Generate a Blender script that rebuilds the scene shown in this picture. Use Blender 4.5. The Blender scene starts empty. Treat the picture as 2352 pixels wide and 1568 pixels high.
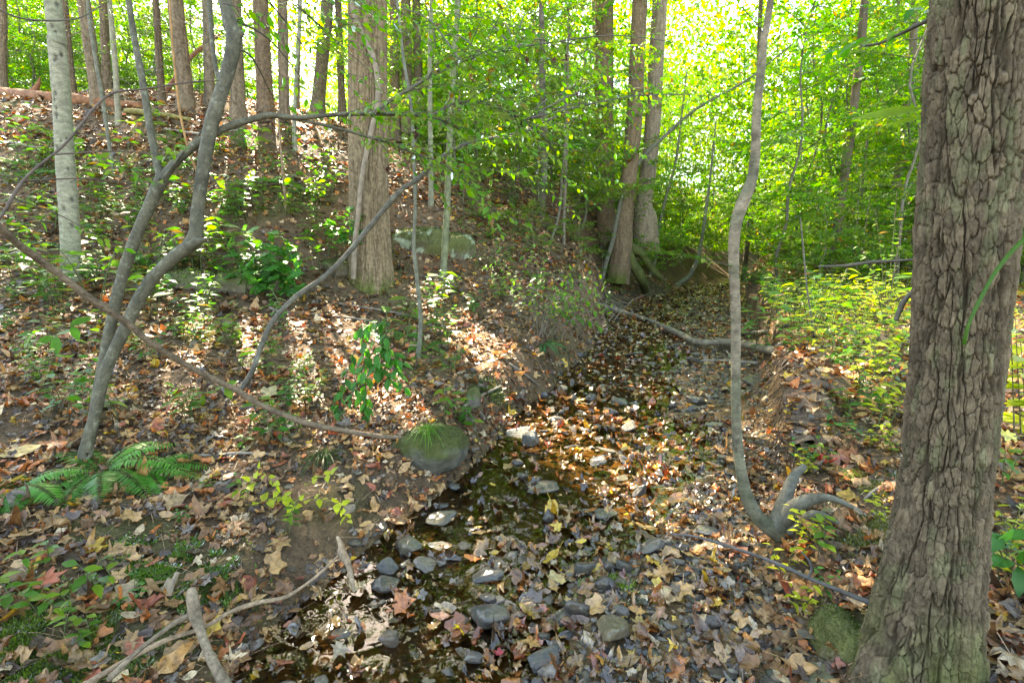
import bpy, math, random
import numpy as np

RNG = np.random.default_rng(11)
random.seed(11)
SC = bpy.context.scene
COL = SC.collection
PI = math.pi

# ------------------------------------------------------------------ camera
CAMZ = 1.55
PITCH = math.radians(10)
CP, SP = math.cos(PITCH), math.sin(PITCH)
LENS = 17.0
FPX = LENS / 36 * 2352
CAM = np.array([0.0, 0.0, CAMZ])
cam = bpy.data.cameras.new('camera'); cam.lens = LENS; cam.sensor_width = 36; cam.clip_start = 0.05; cam.clip_end = 600
camo = bpy.data.objects.new('camera', cam); COL.objects.link(camo)
camo.location = CAM; camo.rotation_euler = (PI / 2 - PITCH, 0, 0)
SC.camera = camo

def ray(x, y):
    u = (x - 1176) / FPX; v = (784 - y) / FPX
    return np.array([u, CP + SP * v, -SP + CP * v])
def at_t(x, y, t): return CAM + ray(x, y) * t
def at_Y(x, y, Y):
    r = ray(x, y); return CAM + r * (Y / r[1])
def depth(p): return p[1] * CP - (p[2] - CAMZ) * SP
def to_px(p):
    d = np.asarray(p) - CAM
    t = d[..., 1] * CP - d[..., 2] * SP
    v = (d[..., 1] * SP + d[..., 2] * CP) / t
    return 1176 + d[..., 0] / t * FPX, 784 - v * FPX, t

# ------------------------------------------------------------------ noise
def _h(ix, iy, iz, s):
    x = (ix.astype(np.int64) * 374761393 + iy.astype(np.int64) * 668265263 + iz.astype(np.int64) * 2147483647 + s * 974711) & 0xFFFFFFFF
    x = ((x ^ (x >> 13)) * 1274126177) & 0xFFFFFFFF
    x = ((x ^ (x >> 16)) * 2246822519) & 0xFFFFFFFF
    return ((x ^ (x >> 15)) & 0xFFFFFF) / float(0xFFFFFF)
def vn(p, s=0):
    p = np.asarray(p, float)
    if p.shape[-1] == 2: p = np.concatenate([p, np.zeros(p.shape[:-1] + (1,))], -1)
    i = np.floor(p); f = p - i; f = f * f * (3 - 2 * f); i = i.astype(np.int64)
    out = 0
    for dx in (0, 1):
        for dy in (0, 1):
            for dz in (0, 1):
                w = (f[..., 0] if dx else 1 - f[..., 0]) * (f[..., 1] if dy else 1 - f[..., 1]) * (f[..., 2] if dz else 1 - f[..., 2])
                out = out + w * _h(i[..., 0] + dx, i[..., 1] + dy, i[..., 2] + dz, s)
    return out * 2 - 1
def fbm(p, o=4, s=0):
    p = np.asarray(p, float); a, r, n = 1.0, 0, 0
    for k in range(o):
        r = r + a * vn(p * 2 ** k + 17.3 * k, s + k); n += a; a *= .5
    return r / n
def voro(u, v, N, s=0):
    """2-D cells, periodic in u with N cells: F1, F2, cell id value"""
    iu = np.floor(u).astype(np.int64); iv = np.floor(v).astype(np.int64)
    F1 = np.full(u.shape, 9.0); F2 = np.full(u.shape, 9.0); ID = np.zeros(u.shape)
    z = np.zeros_like(iu)
    for di in (-1, 0, 1):
        for dj in (-1, 0, 1):
            ci = iu + di; cj = iv + dj; cw = np.mod(ci, N)
            px = ci + .5 + .85 * (_h(cw, cj, z, s) - .5); py = cj + .5 + .85 * (_h(cw, cj, z, s + 5) - .5)
            d = np.hypot(u - px, v - py)
            near = d < F1
            F2 = np.where(near, F1, np.minimum(F2, d)); ID = np.where(near, _h(cw, cj, z, s + 9), ID); F1 = np.where(near, d, F1)
    return F1, F2, ID
def sstep(a, b, x):
    t = np.clip((x - a) / (b - a), 0, 1); return t * t * (3 - 2 * t)

# ------------------------------------------------------------------ terrain
CTRL = np.array([
    (-1.3, 1.2, .12), (-2, 1.2, .25), (-3, 1.2, .4), (-1.4, 2, .17), (-2, 2, .28), (-2.45, 2.62, .41), (-1.2, 2.8, .24), (-1, 3.4, .3), (-2.3, 3.97, .5),
    (-4, 3, .75), (-6, 3, 1.1), (-8, 4, 1.6), (-10, 3, 1.9), (-.8, 4.5, .45), (-2.5, 5.5, .8), (-.3, 6, .6), (-5.5, 6.1, 1.4), (-2.1, 7.25, 1.12), (-.9, 7.4, 1.1),
    (.2, 7, .85), (.6, 8.5, 1.15), (-1.4, 8.0, 1.45), (-1.3, 8.6, 2.2), (-1, 9.4, 2.5), (-3.8, 7.7, 2.3), (-4, 6.6, 1.35), (-8, 8, 2.9), (-11, 8, 3.5),
    (-12, 12, 5.2), (-8, 12, 5.3), (-4.8, 12, 4.85), (-2, 13, 3.95), (.3, 14, 3.8), (3, 14.5, 3.0), (5.0, 16.3, 2.4), (8, 21, 2.2), (-12, 17, 5.3), (-6, 18, 4.4),
    (0, 20, 3.2), (6, 26, 2.5), (-15, 35, 3.6), (0, 40, 2.6), (15, 40, 2), (40, 60, 7), (-40, 60, 3.5), (-40, 20, 6), (-25, 10, 5), (-25, 0, 3), (1.9, 11.2, 1.75), (1.3, 10, 1.6),
    (2.0, 3.0, .5), (2.35, 3.35, .66), (2.75, 4.05, .7), (2.0, 2.75, .42), (1.35, 1.45, .17), (2, 1.3, .32), (3, 1.5, .5), (1.75, 2.3, .32), (2.5, 2.5, .52), (2.4, 3.2, .62), (3, 3.7, .7), (4, 3.5, .75), (3.1, 4.5, .7), (4.2, 6, .75),
    (5, 8, .8), (6, 10, .9), (8, 10, 1), (8.0, 13, 1), (11, 17, 1.2), (14, 22, 1.5), (10, 5, 1), (20, 10, 1.5), (25, 25, 2), (20, 0, 1.5), (5, 0, .6), (1.3, 0, .2),
    (-1.5, 0, .2), (-3, 0, .4), (60, 30, 3), (60, 0, 2), (-50, 0, 4), (0, -10, .3), (30, -15, 1), (-30, -15, 2), (50, 90, 13), (-50, 90, 4), (8, 90, 10), (20, 65, 7)])
def _phi(r2): return np.where(r2 > 1e-12, .5 * r2 * np.log(np.maximum(r2, 1e-12)), 0)
_n = len(CTRL); _D = ((CTRL[:, None, :2] - CTRL[None, :, :2]) ** 2).sum(-1)
_A = np.zeros((_n + 3, _n + 3)); _A[:_n, :_n] = _phi(_D) + np.eye(_n) * .05
_A[:_n, _n] = 1; _A[:_n, _n + 1:] = CTRL[:, :2]; _A[_n, :_n] = 1; _A[_n + 1:, :_n] = CTRL[:, :2].T
_W = np.linalg.solve(_A, np.concatenate([CTRL[:, 2], np.zeros(3)]))
def tps(x, y):
    out = np.empty(x.shape)
    xf, yf, of = x.ravel(), y.ravel(), out.reshape(-1)
    for a in range(0, len(xf), 20000):
        b = a + 20000
        d = (xf[a:b, None] - CTRL[None, :, 0]) ** 2 + (yf[a:b, None] - CTRL[None, :, 1]) ** 2
        of[a:b] = _phi(d) @ _W[:_n] + _W[_n] + _W[_n + 1] * xf[a:b] + _W[_n + 2] * yf[a:b]
    return out
SY = np.array([-6, 0, 1.5, 2.4, 3.2, 4.1, 6.3, 8.7, 11, 12.5, 17, 22, 30, 45])
SL = np.array([-2.5, -1.5, -1.1, -.8, -.42, -.15, .8, 1.6, 2.35, 2.9, 5.6, 9, 16, 30])
SR = np.array([.2, .8, 1.08, 1.36, 1.85, 2.4, 3.35, 4.4, 5.3, 6.0, 8.4, 12, 19.5, 34])
def xl(Y): return np.interp(Y, SY, SL) + .09 * vn(np.stack([Y * 1.7, Y * 0], -1), 3)
def hollow(Y): return np.exp(-((Y - 3.3) / .42) ** 2)
def xr(Y): return .30 * hollow(Y) + np.interp(Y, SY, SR) + .1 * vn(np.stack([Y * 1.3, Y * 0 + 7], -1), 4)
def wz(Y): return .03 * (Y - 2.5)
def height(x, y):
    x = np.asarray(x, float); y = np.asarray(y, float)
    P = np.stack([x, y], -1)
    land = tps(x, y) + .05 * fbm(P * .9, 3, 21) + .02 * fbm(P * 4, 3, 22)
    L, Rr = xl(y), xr(y); w = Rr - L
    s = (x - L) / w
    prof = np.interp(s, [-.1, .05, .25, .42, .6, .8, 1.0], [.0, -.075, -.10, -.045, .0, .035, .06])
    prof = np.where((y > 2.3) & (y < 4.4), np.interp(s, [-.1, .05, .3, .62, .78, 1.0], [.0, -.07, -.075, -.05, .01, .06]) , prof)
    bed = wz(y) + prof + .035 * fbm(P * 2.2, 3, 23)
    lf = sstep(.10, -.38 - .5 * sstep(9, 11, y) - 1.7 * sstep(11, 13, y), (x - L) * .9)
    rf = sstep(.06, -.16, (Rr - x) * .9)
    k = np.clip(lf + rf, 0, 1)
    land = np.maximum(land, wz(y) + .02) + (.10 * fbm(P * 2.6 + 3, 3, 24) + .22 * sstep(9, 10.5, y) * fbm(P * 1.7 + 9, 3, 25)) * sstep(.02, .4, k) * sstep(1.0, .6, k)
    return bed * (1 - k) + land * k
def hz(x, y): return float(height(np.array([x]), np.array([y]))[0])
def normal(x, y):
    e = .04
    gx = (height(x + e, y) - height(x - e, y)) / (2 * e); gy = (height(x, y + e) - height(x, y - e)) / (2 * e)
    n = np.stack([-gx, -gy, np.ones_like(gx)], -1)
    return n / np.linalg.norm(n, axis=-1, keepdims=True)
_T = np.geomspace(.9, 70, 900)
def on_ground(x, y):
    r = ray(x, y); P = CAM + r * _T[:, None]
    d = P[:, 2] - height(P[:, 0], P[:, 1])
    i = np.argmax(d < 0)
    if d[i] >= 0: return None
    if i == 0: return P[0]
    f = d[i - 1] / (d[i - 1] - d[i]); t = _T[i - 1] + f * (_T[i] - _T[i - 1])
    p = CAM + r * t; p[2] = hz(p[0], p[1]); return p

# ------------------------------------------------------------------ mesh builder
class MB:
    def __init__(self): self.V, self.F, self.C, self.n = [], [], [], 0
    def add(self, V, F, C=(1, 1, 1)):
        V = np.asarray(V, float).reshape(-1, 3); C = np.asarray(C, float)
        if C.ndim == 1: C = np.tile(C, (len(V), 1))
        self.V.append(V); self.C.append(C)
        for f in (F if isinstance(F, list) else [F]): self.F.append(np.asarray(f, np.int64) + self.n)
        self.n += len(V); return self
    def mesh(self, name, mat, origin=(0, 0, 0), smooth=True):
        V = np.concatenate(self.V) - np.asarray(origin, float); C = np.concatenate(self.C)
        me = bpy.data.meshes.new(name)
        me.vertices.add(len(V)); me.vertices.foreach_set('co', V.astype(np.float32).ravel())
        idx = np.concatenate([f.ravel() for f in self.F]); cnt = np.concatenate([np.full(len(f), f.shape[1]) for f in self.F])
        st = np.concatenate([[0], np.cumsum(cnt)[:-1]])
        me.loops.add(len(idx)); me.loops.foreach_set('vertex_index', idx.astype(np.int32))
        me.polygons.add(len(cnt)); me.polygons.foreach_set('loop_start', st.astype(np.int32))
        me.polygons.foreach_set('use_smooth', np.full(len(cnt), smooth))
        a = me.attributes.new('Col', 'FLOAT_COLOR', 'POINT')
        a.data.foreach_set('color', np.concatenate([np.clip(C, 0, 1), np.ones((len(C), 1))], 1).astype(np.float32).ravel())
        me.update(calc_edges=True); me.validate()
        if mat: me.materials.append(mat)
        return me
def unit(v): return v / np.maximum(np.linalg.norm(v, axis=-1, keepdims=True), 1e-9)
def spline(P, n):
    P = np.asarray(P, float); m = len(P)
    if m == 2: return P[0] + (P[1] - P[0]) * np.linspace(0, 1, n)[:, None]
    Q = np.concatenate([[2 * P[0] - P[1]], P, [2 * P[-1] - P[-2]]])
    seg = np.linalg.norm(np.diff(P[:, :3], axis=0), axis=1); cum = np.concatenate([[0], np.cumsum(seg)])
    s = np.linspace(0, cum[-1], n); i = np.clip(np.searchsorted(cum, s, side='right') - 1, 0, m - 2)
    t = ((s - cum[i]) / np.maximum(seg[i], 1e-9))[:, None]
    a, b, c, d = Q[i], Q[i + 1], Q[i + 2], Q[i + 3]
    return .5 * (2 * b + (c - a) * t + (2 * a - 5 * b + 4 * c - d) * t ** 2 + (3 * b - a - 3 * c + d) * t ** 3)
def frames(P):
    T = unit(np.gradient(P, axis=0)); N = np.zeros_like(P)
    a = np.array([1.0, 0, 0]) if abs(T[0][0]) < .8 else np.array([0, 1.0, 0])
    n = a - T[0] * a.dot(T[0]); n /= np.linalg.norm(n)
    for i in range(len(P)):
        n = n - T[i] * n.dot(T[i]); n /= max(np.linalg.norm(n), 1e-9); N[i] = n
    return T, N, np.cross(T, N)
def grid_faces(m, k, close=True):
    i = np.arange(m - 1)[:, None]; j = np.arange(k if close else k - 1)[None, :]; j2 = (j + 1) % k
    return np.stack([i * k + j, i * k + j2, (i + 1) * k + j2, (i + 1) * k + j], -1).reshape(-1, 4)
def tube(mb, P, rad, seg=8, col=(1, 1, 1), bump=0.0, n=None, seed=0, freq=8.0):
    P = np.asarray(P, float); rad = np.broadcast_to(np.asarray(rad, float), (len(P),))
    if n: Q = spline(np.concatenate([P, rad[:, None]], 1), n); P, rad = Q[:, :3], np.maximum(Q[:, 3], 1e-4)
    T, N, B = frames(P); th = np.linspace(0, 2 * PI, seg, endpoint=False)
    d = N[:, None] * np.cos(th)[None, :, None] + B[:, None] * np.sin(th)[None, :, None]
    r = rad[:, None] * np.ones(seg)
    if bump: r = r * (1 + bump * fbm((P[:, None] + d * rad[:, None, None]) * freq, 2, seed))
    V = P[:, None] + d * r[..., None]
    m = len(P); V = np.concatenate([V.reshape(-1, 3), [P[-1] + T[-1] * rad[-1] * .6]])
    last = (m - 1) * seg
    cap = np.stack([last + np.arange(seg), last + (np.arange(seg) + 1) % seg, np.full(seg, m * seg)], 1)
    mb.add(V, [grid_faces(m, seg), cap], col); return mb
def bark_tube(mb, P, rad, seg, rings, cw, ch, deep, col, col2, seed, flare=0, flare_h=.5, lobes=5, lean=None, g1f=(.75, .42), moss=None, edge=.35, fine=.0015, lichen=0.0):
    Q = spline(np.concatenate([np.asarray(P, float), np.asarray(rad, float)[:, None]], 1), rings); P, rad = Q[:, :3], Q[:, 3]
    T, N, B = frames(P); th = np.linspace(0, 2 * PI, seg, endpoint=False)
    d = N[:, None] * np.cos(th)[None, :, None] + B[:, None] * np.sin(th)[None, :, None]
    s = np.concatenate([[0], np.cumsum(np.linalg.norm(np.diff(P, axis=0), axis=1))])
    NC = max(6, int(round(2 * PI * rad.mean() / cw)))
    U = np.tile(th / (2 * PI) * NC, (rings, 1)); Vv = np.tile((s / ch)[:, None], (1, seg))
    S3 = np.stack([np.cos(th)[None] * NC / 6.28 * np.ones((rings, 1)), np.sin(th)[None] * NC / 6.28 * np.ones((rings, 1)), Vv], -1)
    W3 = S3 + .28 * np.stack([fbm(S3 * .8 + 31, 2, seed + 11), fbm(S3 * .8 + 57, 2, seed + 12), 1.4 * fbm(S3 * .9, 2, seed + 13)], -1)
    g1 = np.abs(fbm(W3 * np.array([g1f[0], g1f[0], g1f[1]]), 3, seed + 1)); g2 = np.abs(fbm(W3 * np.array([1.5, 1.5, .85]) + 5, 2, seed + 4))
    U2 = U + .24 * fbm(S3 * 1.3, 2, seed) + .13 * fbm(S3 * 5, 2, seed + 31); V2 = Vv + .3 * fbm(S3 * 1.3 + 9, 2, seed + 1) + .13 * fbm(S3 * 5 + 9, 2, seed + 32)
    F1, F2, ID = voro(U2, V2, NC, seed)
    t_ = 4.5 * fbm(S3 * np.array([1.3, 1.3, .8]) + 3, 3, seed + 15); terr = (np.floor(t_) + sstep(.55, 1, t_ - np.floor(t_))) / 4.5
    ck = sstep(-.15, .2, fbm(S3 * np.array([.5, .5, .6]) + 40, 2, seed + 18)); h = sstep(0, edge * .2, g1) * (1 - (.35 + .4 * ck) * (1 - sstep(.01, .13, F2 - F1))) * (.8 + .2 * sstep(0, .1, g2))
    f = fbm(S3 * np.array([3.5, 3.5, 5.0]), 3, seed + 3)
    r = rad[:, None] * (1 + .03 * fbm(S3 * .25, 2, seed + 2))
    if flare: r = r * (1 + flare * np.exp(-s / flare_h)[:, None] * (1 + .75 * np.cos(th * lobes + seed)[None] * .8 + .3 * fbm(S3 * .2, 1, seed + 8)))
    if lean is not None: r = r * (1 + lean[3] * np.exp(-s / lean[4])[:, None] * np.maximum(d @ np.array(lean[:3]), 0) ** 2)
    r = r + deep * (h - 1) + deep * .3 * (ID - .5) * h + fine * f + fine * 1.4 * terr + fine * .8 * fbm(S3 * np.array([6, 6, 1.6]), 2, seed + 16)
    V = P[:, None] + d * r[..., None]
    k = (ID * .6 + .4 * (.5 + .5 * f))[..., None]
    C = np.asarray(col) * (1 - k) + np.asarray(col2) * k
    C = C * (.72 + .28 * h)[..., None]
    if lichen:
        l = sstep(.12, .4, fbm(S3 * .55, 3, seed + 6))[..., None] * lichen * h[..., None]; C = C * (1 - l) + np.array([.105, .12, .055]) * l
    if moss is not None:
        mz = sstep(moss, 0, s)[:, None] * sstep(-.35, .25, fbm(S3 * .35, 3, seed + 7) + .5 * sstep(moss, 0, s)[:, None] - .15); mz = mz[..., None]
        C = C * (1 - mz) + np.array([.075, .095, .018]) * mz
    mb.add(V.reshape(-1, 3), grid_faces(rings, seg), C.reshape(-1, 3)); return P, rad

# templates -----------------------------------------------------------------
def tri(F):
    out = []
    for f in F:
        for k in range(1, len(f) - 1): out.append((f[0], f[k], f[k + 1]))
    return np.array(out)
def leaf_ovate(rows=4, w=.25, fold=.25, droop=.25, belly=.42, serr=0.0, wave=0.0):
    V, F = [], []
    for r in range(rows + 1):
        s = r / rows
        p = (s / belly) ** .75 if s < belly else max(0, 1 - (s - belly) / (1 - belly)) ** .8
        ww = w * p + (.004 if 0 < r < rows else 0)
        z = -droop * s * s
        j = serr * (1 if r % 2 else -1) * w if 0 < r < rows else 0
        wv = wave * math.sin(s * 9)
        V += [(-(ww + j), s, z + fold * ww + wv * ww), (0, s, z), (ww + j, s, z + fold * ww - wv * ww)]
    for r in range(rows):
        a = r * 3; F += [(a, a + 1, a + 4, a + 3), (a + 1, a + 2, a + 5, a + 4)]
    return np.array(V, float), tri(F)
def leaf_tiny(w=.26, fold=.22, droop=.15):
    V = np.array([(0, 0, 0), (-w, .42, fold * w), (0, .45, -droop * .2), (w, .42, fold * w), (0, 1, -droop)], float)
    return V, np.array([(0, 2, 1), (0, 3, 2), (2, 4, 1), (2, 3, 4)])
LOBES = {
    'maple': [(-90, .10), (-70, .42), (-45, .36), (-22, .62), (-8, .62), (5, .50), (16, .58), (30, .98), (42, .62), (55, .60), (68, .55), (80, .85), (90, 1.1), (100, .85), (112, .55), (125, .6), (138, .62), (150, .98), (164, .58), (175, .50), (188, .62), (202, .62), (225, .36), (250, .42)],
    'tulip': [(-90, .12), (-60, .5), (-35, .68), (-10, .78), (8, .62), (22, .60), (45, .92), (62, .88), (78, .70), (90, .60), (102, .70), (118, .88), (135, .92), (158, .60), (172, .62), (190, .78), (215, .68), (240, .5)],
    'oak': [(-90, .55), (-60, .35), (-25, .3), (-5, .5), (12, .3), (28, .36), (42, .66), (55, .5), (66, .62), (78, .9), (90, 1.05), (102, .9), (114, .62), (125, .5), (138, .66), (152, .36), (168, .3), (185, .5), (205, .3), (240, .35)],
    'beech': [(-90, .8), (-72, .55), (-50, .47), (-25, .45), (0, .46), (25, .47), (50, .55), (70, .72), (82, .92), (90, 1.08), (98, .92), (110, .72), (130, .55), (155, .47), (180, .46), (205, .45), (230, .47), (252, .55)]}
def litter_leaf(kind, curl, rng, hi=True, petiole=True):
    o = LOBES[kind]
    if not hi: o = o[::2] if kind != 'maple' else [o[i] for i in (0, 2, 4, 7, 9, 12, 15, 17, 20, 22)]
    a = np.radians([q[0] for q in o]); r = np.array([q[1] for q in o]) * rng.uniform(.9, 1.1, len(o))
    out = np.stack([np.cos(a) * r, np.sin(a) * r], 1); N = len(o)
    rings = [out * .5, out] if not hi else [out * .33, out * .68, out]
    XY = np.concatenate([[[0, 0]]] + rings); nr = len(rings)
    F = [(0, 1 + j, 1 + (j + 1) % N) for j in range(N)]
    for k in range(nr - 1):
        for j in range(N):
            b = 1 + k * N; F.append((b + j, b + N + j, b + N + (j + 1) % N, b + (j + 1) % N))
    ph = rng.uniform(0, PI); ax = XY @ np.array([math.cos(ph), math.sin(ph)]); ay = XY @ np.array([-math.sin(ph), math.cos(ph)])
    z = curl * (.55 * ax ** 2 * rng.choice([-1, 1], p=[.3, .7]) + .25 * ay ** 2 * rng.choice([-1, 1])) + .16 * curl * np.sin(ax * 5 + rng.uniform(0, 6)) + .12 * curl * rng.normal(0, 1, len(XY)) * (np.hypot(*XY.T) > .3)
    z += .06 * np.abs(XY[:, 0])
    V = np.concatenate([XY, z[:, None]], 1); F = tri(F)
    if petiole and hi:
        b = out[0]; n0 = len(V); zz = z[1 + (nr - 1) * N]
        V = np.concatenate([V, [(b[0] - .018, b[1], zz), (b[0] + .018, b[1], zz), (b[0] + .012 + .15, b[1] - .75, zz + .1), (b[0] - .012 + .15, b[1] - .75, zz + .1)]])
        F = np.concatenate([F, [(n0, n0 + 1, n0 + 2), (n0, n0 + 2, n0 + 3)]])
    V[:, 1] -= .15
    return V * .5, F      # about one unit long
def basis(Yd, Nn):
    y = unit(Yd); x = unit(np.cross(y, Nn)); z = np.cross(x, y); return x, y, z
def scatter(mb, T, pos, Yd, Nn, sc, col, tint=None):
    V, F = T; n = len(pos)
    if n == 0: return
    x, y, z = basis(np.asarray(Yd, float), np.asarray(Nn, float)); sc = np.asarray(sc, float).reshape(n, -1)
    W = V[None] * (sc[:, None, :] if sc.shape[1] > 1 else sc[:, :, None])
    P = np.asarray(pos)[:, None] + W[..., :1] * x[:, None] + W[..., 1:2] * y[:, None] + W[..., 2:] * z[:, None]
    C = np.repeat(np.asarray(col)[:, None], len(V), 1)
    if tint is not None: C = C * tint[None, :, None]
    fs = (F[None] + (np.arange(n) * len(V))[:, None, None]).reshape(-1, F.shape[1])
    mb.add(P.reshape(-1, 3), fs, C.reshape(-1, 3))
class Leaves:
    """collects leaves, then scatters them over a set of templates"""
    def __init__(self): self.p, self.d, self.n, self.s, self.c = [], [], [], [], []
    def add(self, p, d, n, s, c): self.p.append(p); self.d.append(d); self.n.append(n); self.s.append(s); self.c.append(c)
    def fill(self, mb, temps, rng=RNG):
        if not self.p: return mb
        p, d, n, s, c = map(np.array, (self.p, self.d, self.n, self.s, self.c)); k = rng.integers(0, len(temps), len(p))
        for i, T in enumerate(temps):
            m = k == i; scatter(mb, T, p[m], d[m], n[m], s[m], c[m])
        return mb

# ------------------------------------------------------------------ materials
def new_mat(name):
    m = bpy.data.materials.new(name); m.use_nodes = True; nt = m.node_tree; nt.nodes.clear()
    out = nt.nodes.new('ShaderNodeOutputMaterial')
    def N(t, **kw):
        nd = nt.nodes.new(t)
        for k, v in kw.items():
            if k.startswith('i_'):
                key = k[2:].replace('_', ' '); nd.inputs[int(key) if key.isdigit() else key].default_value = v
            else: setattr(nd, k, v)
        return nd
    return m, N, nt.links.new, out
def attr_col(N, L, noise_scale=0, lo=.75, hi=1.2, objrand=0.0, coords='Object'):
    a = N('ShaderNodeAttribute', attribute_name='Col'); c = a.outputs['Color']
    if noise_scale:
        tc = N('ShaderNodeTexCoord'); n = N('ShaderNodeTexNoise', i_Scale=noise_scale, i_Detail=5.0, i_Roughness=.65); L(tc.outputs[coords], n.inputs['Vector'])
        mr = N('ShaderNodeMapRange'); mr.inputs['From Min'].default_value = .3; mr.inputs['From Max'].default_value = .7; mr.inputs['To Min'].default_value = lo; mr.inputs['To Max'].default_value = hi
        L(n.outputs['Fac'], mr.inputs['Value'])
        mx = N('ShaderNodeVectorMath', operation='SCALE'); L(c, mx.inputs[0]); L(mr.outputs[0], mx.inputs['Scale']); c = mx.outputs[0]
    if objrand:
        oi = N('ShaderNodeObjectInfo'); hs = N('ShaderNodeHueSaturation')
        mr = N('ShaderNodeMapRange'); mr.inputs['To Min'].default_value = .5 - objrand; mr.inputs['To Max'].default_value = .5 + objrand
        L(oi.outputs['Random'], mr.inputs['Value']); L(mr.outputs[0], hs.inputs['Hue'])
        wn = N('ShaderNodeTexWhiteNoise', noise_dimensions='1D'); L(oi.outputs['Random'], wn.inputs['W']); m3 = N('ShaderNodeMapRange'); m3.inputs['To Min'].default_value = .65; m3.inputs['To Max'].default_value = 1.25; L(wn.outputs['Value'], m3.inputs['Value']); L(m3.outputs[0], hs.inputs['Value']); L(c, hs.inputs['Color']); c = hs.outputs[0]
    return c
def mat_leaf(name, trans=.55, gloss=1.0, rough=.36, objrand=0.0, tcol=(2.05, 2.5, .2)):
    m, N, L, out = new_mat(name); c = attr_col(N, L, 40, .85, 1.12, objrand)
    d = N('ShaderNodeBsdfDiffuse'); L(c, d.inputs[0])
    t = N('ShaderNodeBsdfTranslucent'); tm = N('ShaderNodeVectorMath', operation='MULTIPLY'); tm.inputs[1].default_value = tcol; L(c, tm.inputs[0]); L(tm.outputs[0], t.inputs[0])
    mx = N('ShaderNodeMixShader', i_0=trans); L(d.outputs[0], mx.inputs[1]); L(t.outputs[0], mx.inputs[2])
    g = N('ShaderNodeBsdfGlossy', i_Roughness=rough); fr = N('ShaderNodeFresnel', i_IOR=1.42); ml = N('ShaderNodeMath', operation='MULTIPLY', i_1=gloss); L(fr.outputs[0], ml.inputs[0])
    m2 = N('ShaderNodeMixShader'); L(ml.outputs[0], m2.inputs[0]); L(mx.outputs[0], m2.inputs[1]); L(g.outputs[0], m2.inputs[2]); L(m2.outputs[0], out.inputs[0]); return m
def mat_litter(name, objcol=False, rough=.42, wet=False):
    m, N, L, out = new_mat(name); tc = N('ShaderNodeTexCoord')
    if objcol: c = N('ShaderNodeObjectInfo').outputs['Color']
    else: c = N('ShaderNodeAttribute', attribute_name='Col').outputs['Color']
    n = N('ShaderNodeTexNoise', i_Scale=(5.0 if objcol else 45.0), i_Detail=6.0, i_Roughness=.7); L(tc.outputs['Object'], n.inputs['Vector'])
    mr = N('ShaderNodeMapRange'); mr.inputs['From Min'].default_value = .36; mr.inputs['From Max'].default_value = .6; mr.inputs['To Min'].default_value = .5; mr.inputs['To Max'].default_value = 1.15
    L(n.outputs['Fac'], mr.inputs['Value']); sc = N('ShaderNodeVectorMath', operation='SCALE'); L(c, sc.inputs[0]); L(mr.outputs[0], sc.inputs['Scale'])
    p = N('ShaderNodeBsdfPrincipled', i_Roughness=rough); p.inputs['Specular IOR Level'].default_value = .9 if wet else .55; L(sc.outputs[0], p.inputs['Base Color'])
    bp = N('ShaderNodeBump', i_Strength=.35, i_Distance=.003 if not objcol else .03); L(n.outputs['Fac'], bp.inputs['Height']); L(bp.outputs[0], p.inputs['Normal'])
    t = N('ShaderNodeBsdfTranslucent'); tm = N('ShaderNodeVectorMath', operation='MULTIPLY'); tm.inputs[1].default_value = (1.3, .9, .6); L(sc.outputs[0], tm.inputs[0]); L(tm.outputs[0], t.inputs[0])
    mx = N('ShaderNodeMixShader', i_0=.18); L(p.outputs[0], mx.inputs[1]); L(t.outputs[0], mx.inputs[2]); L(mx.outputs[0], out.inputs[0]); return m
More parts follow.
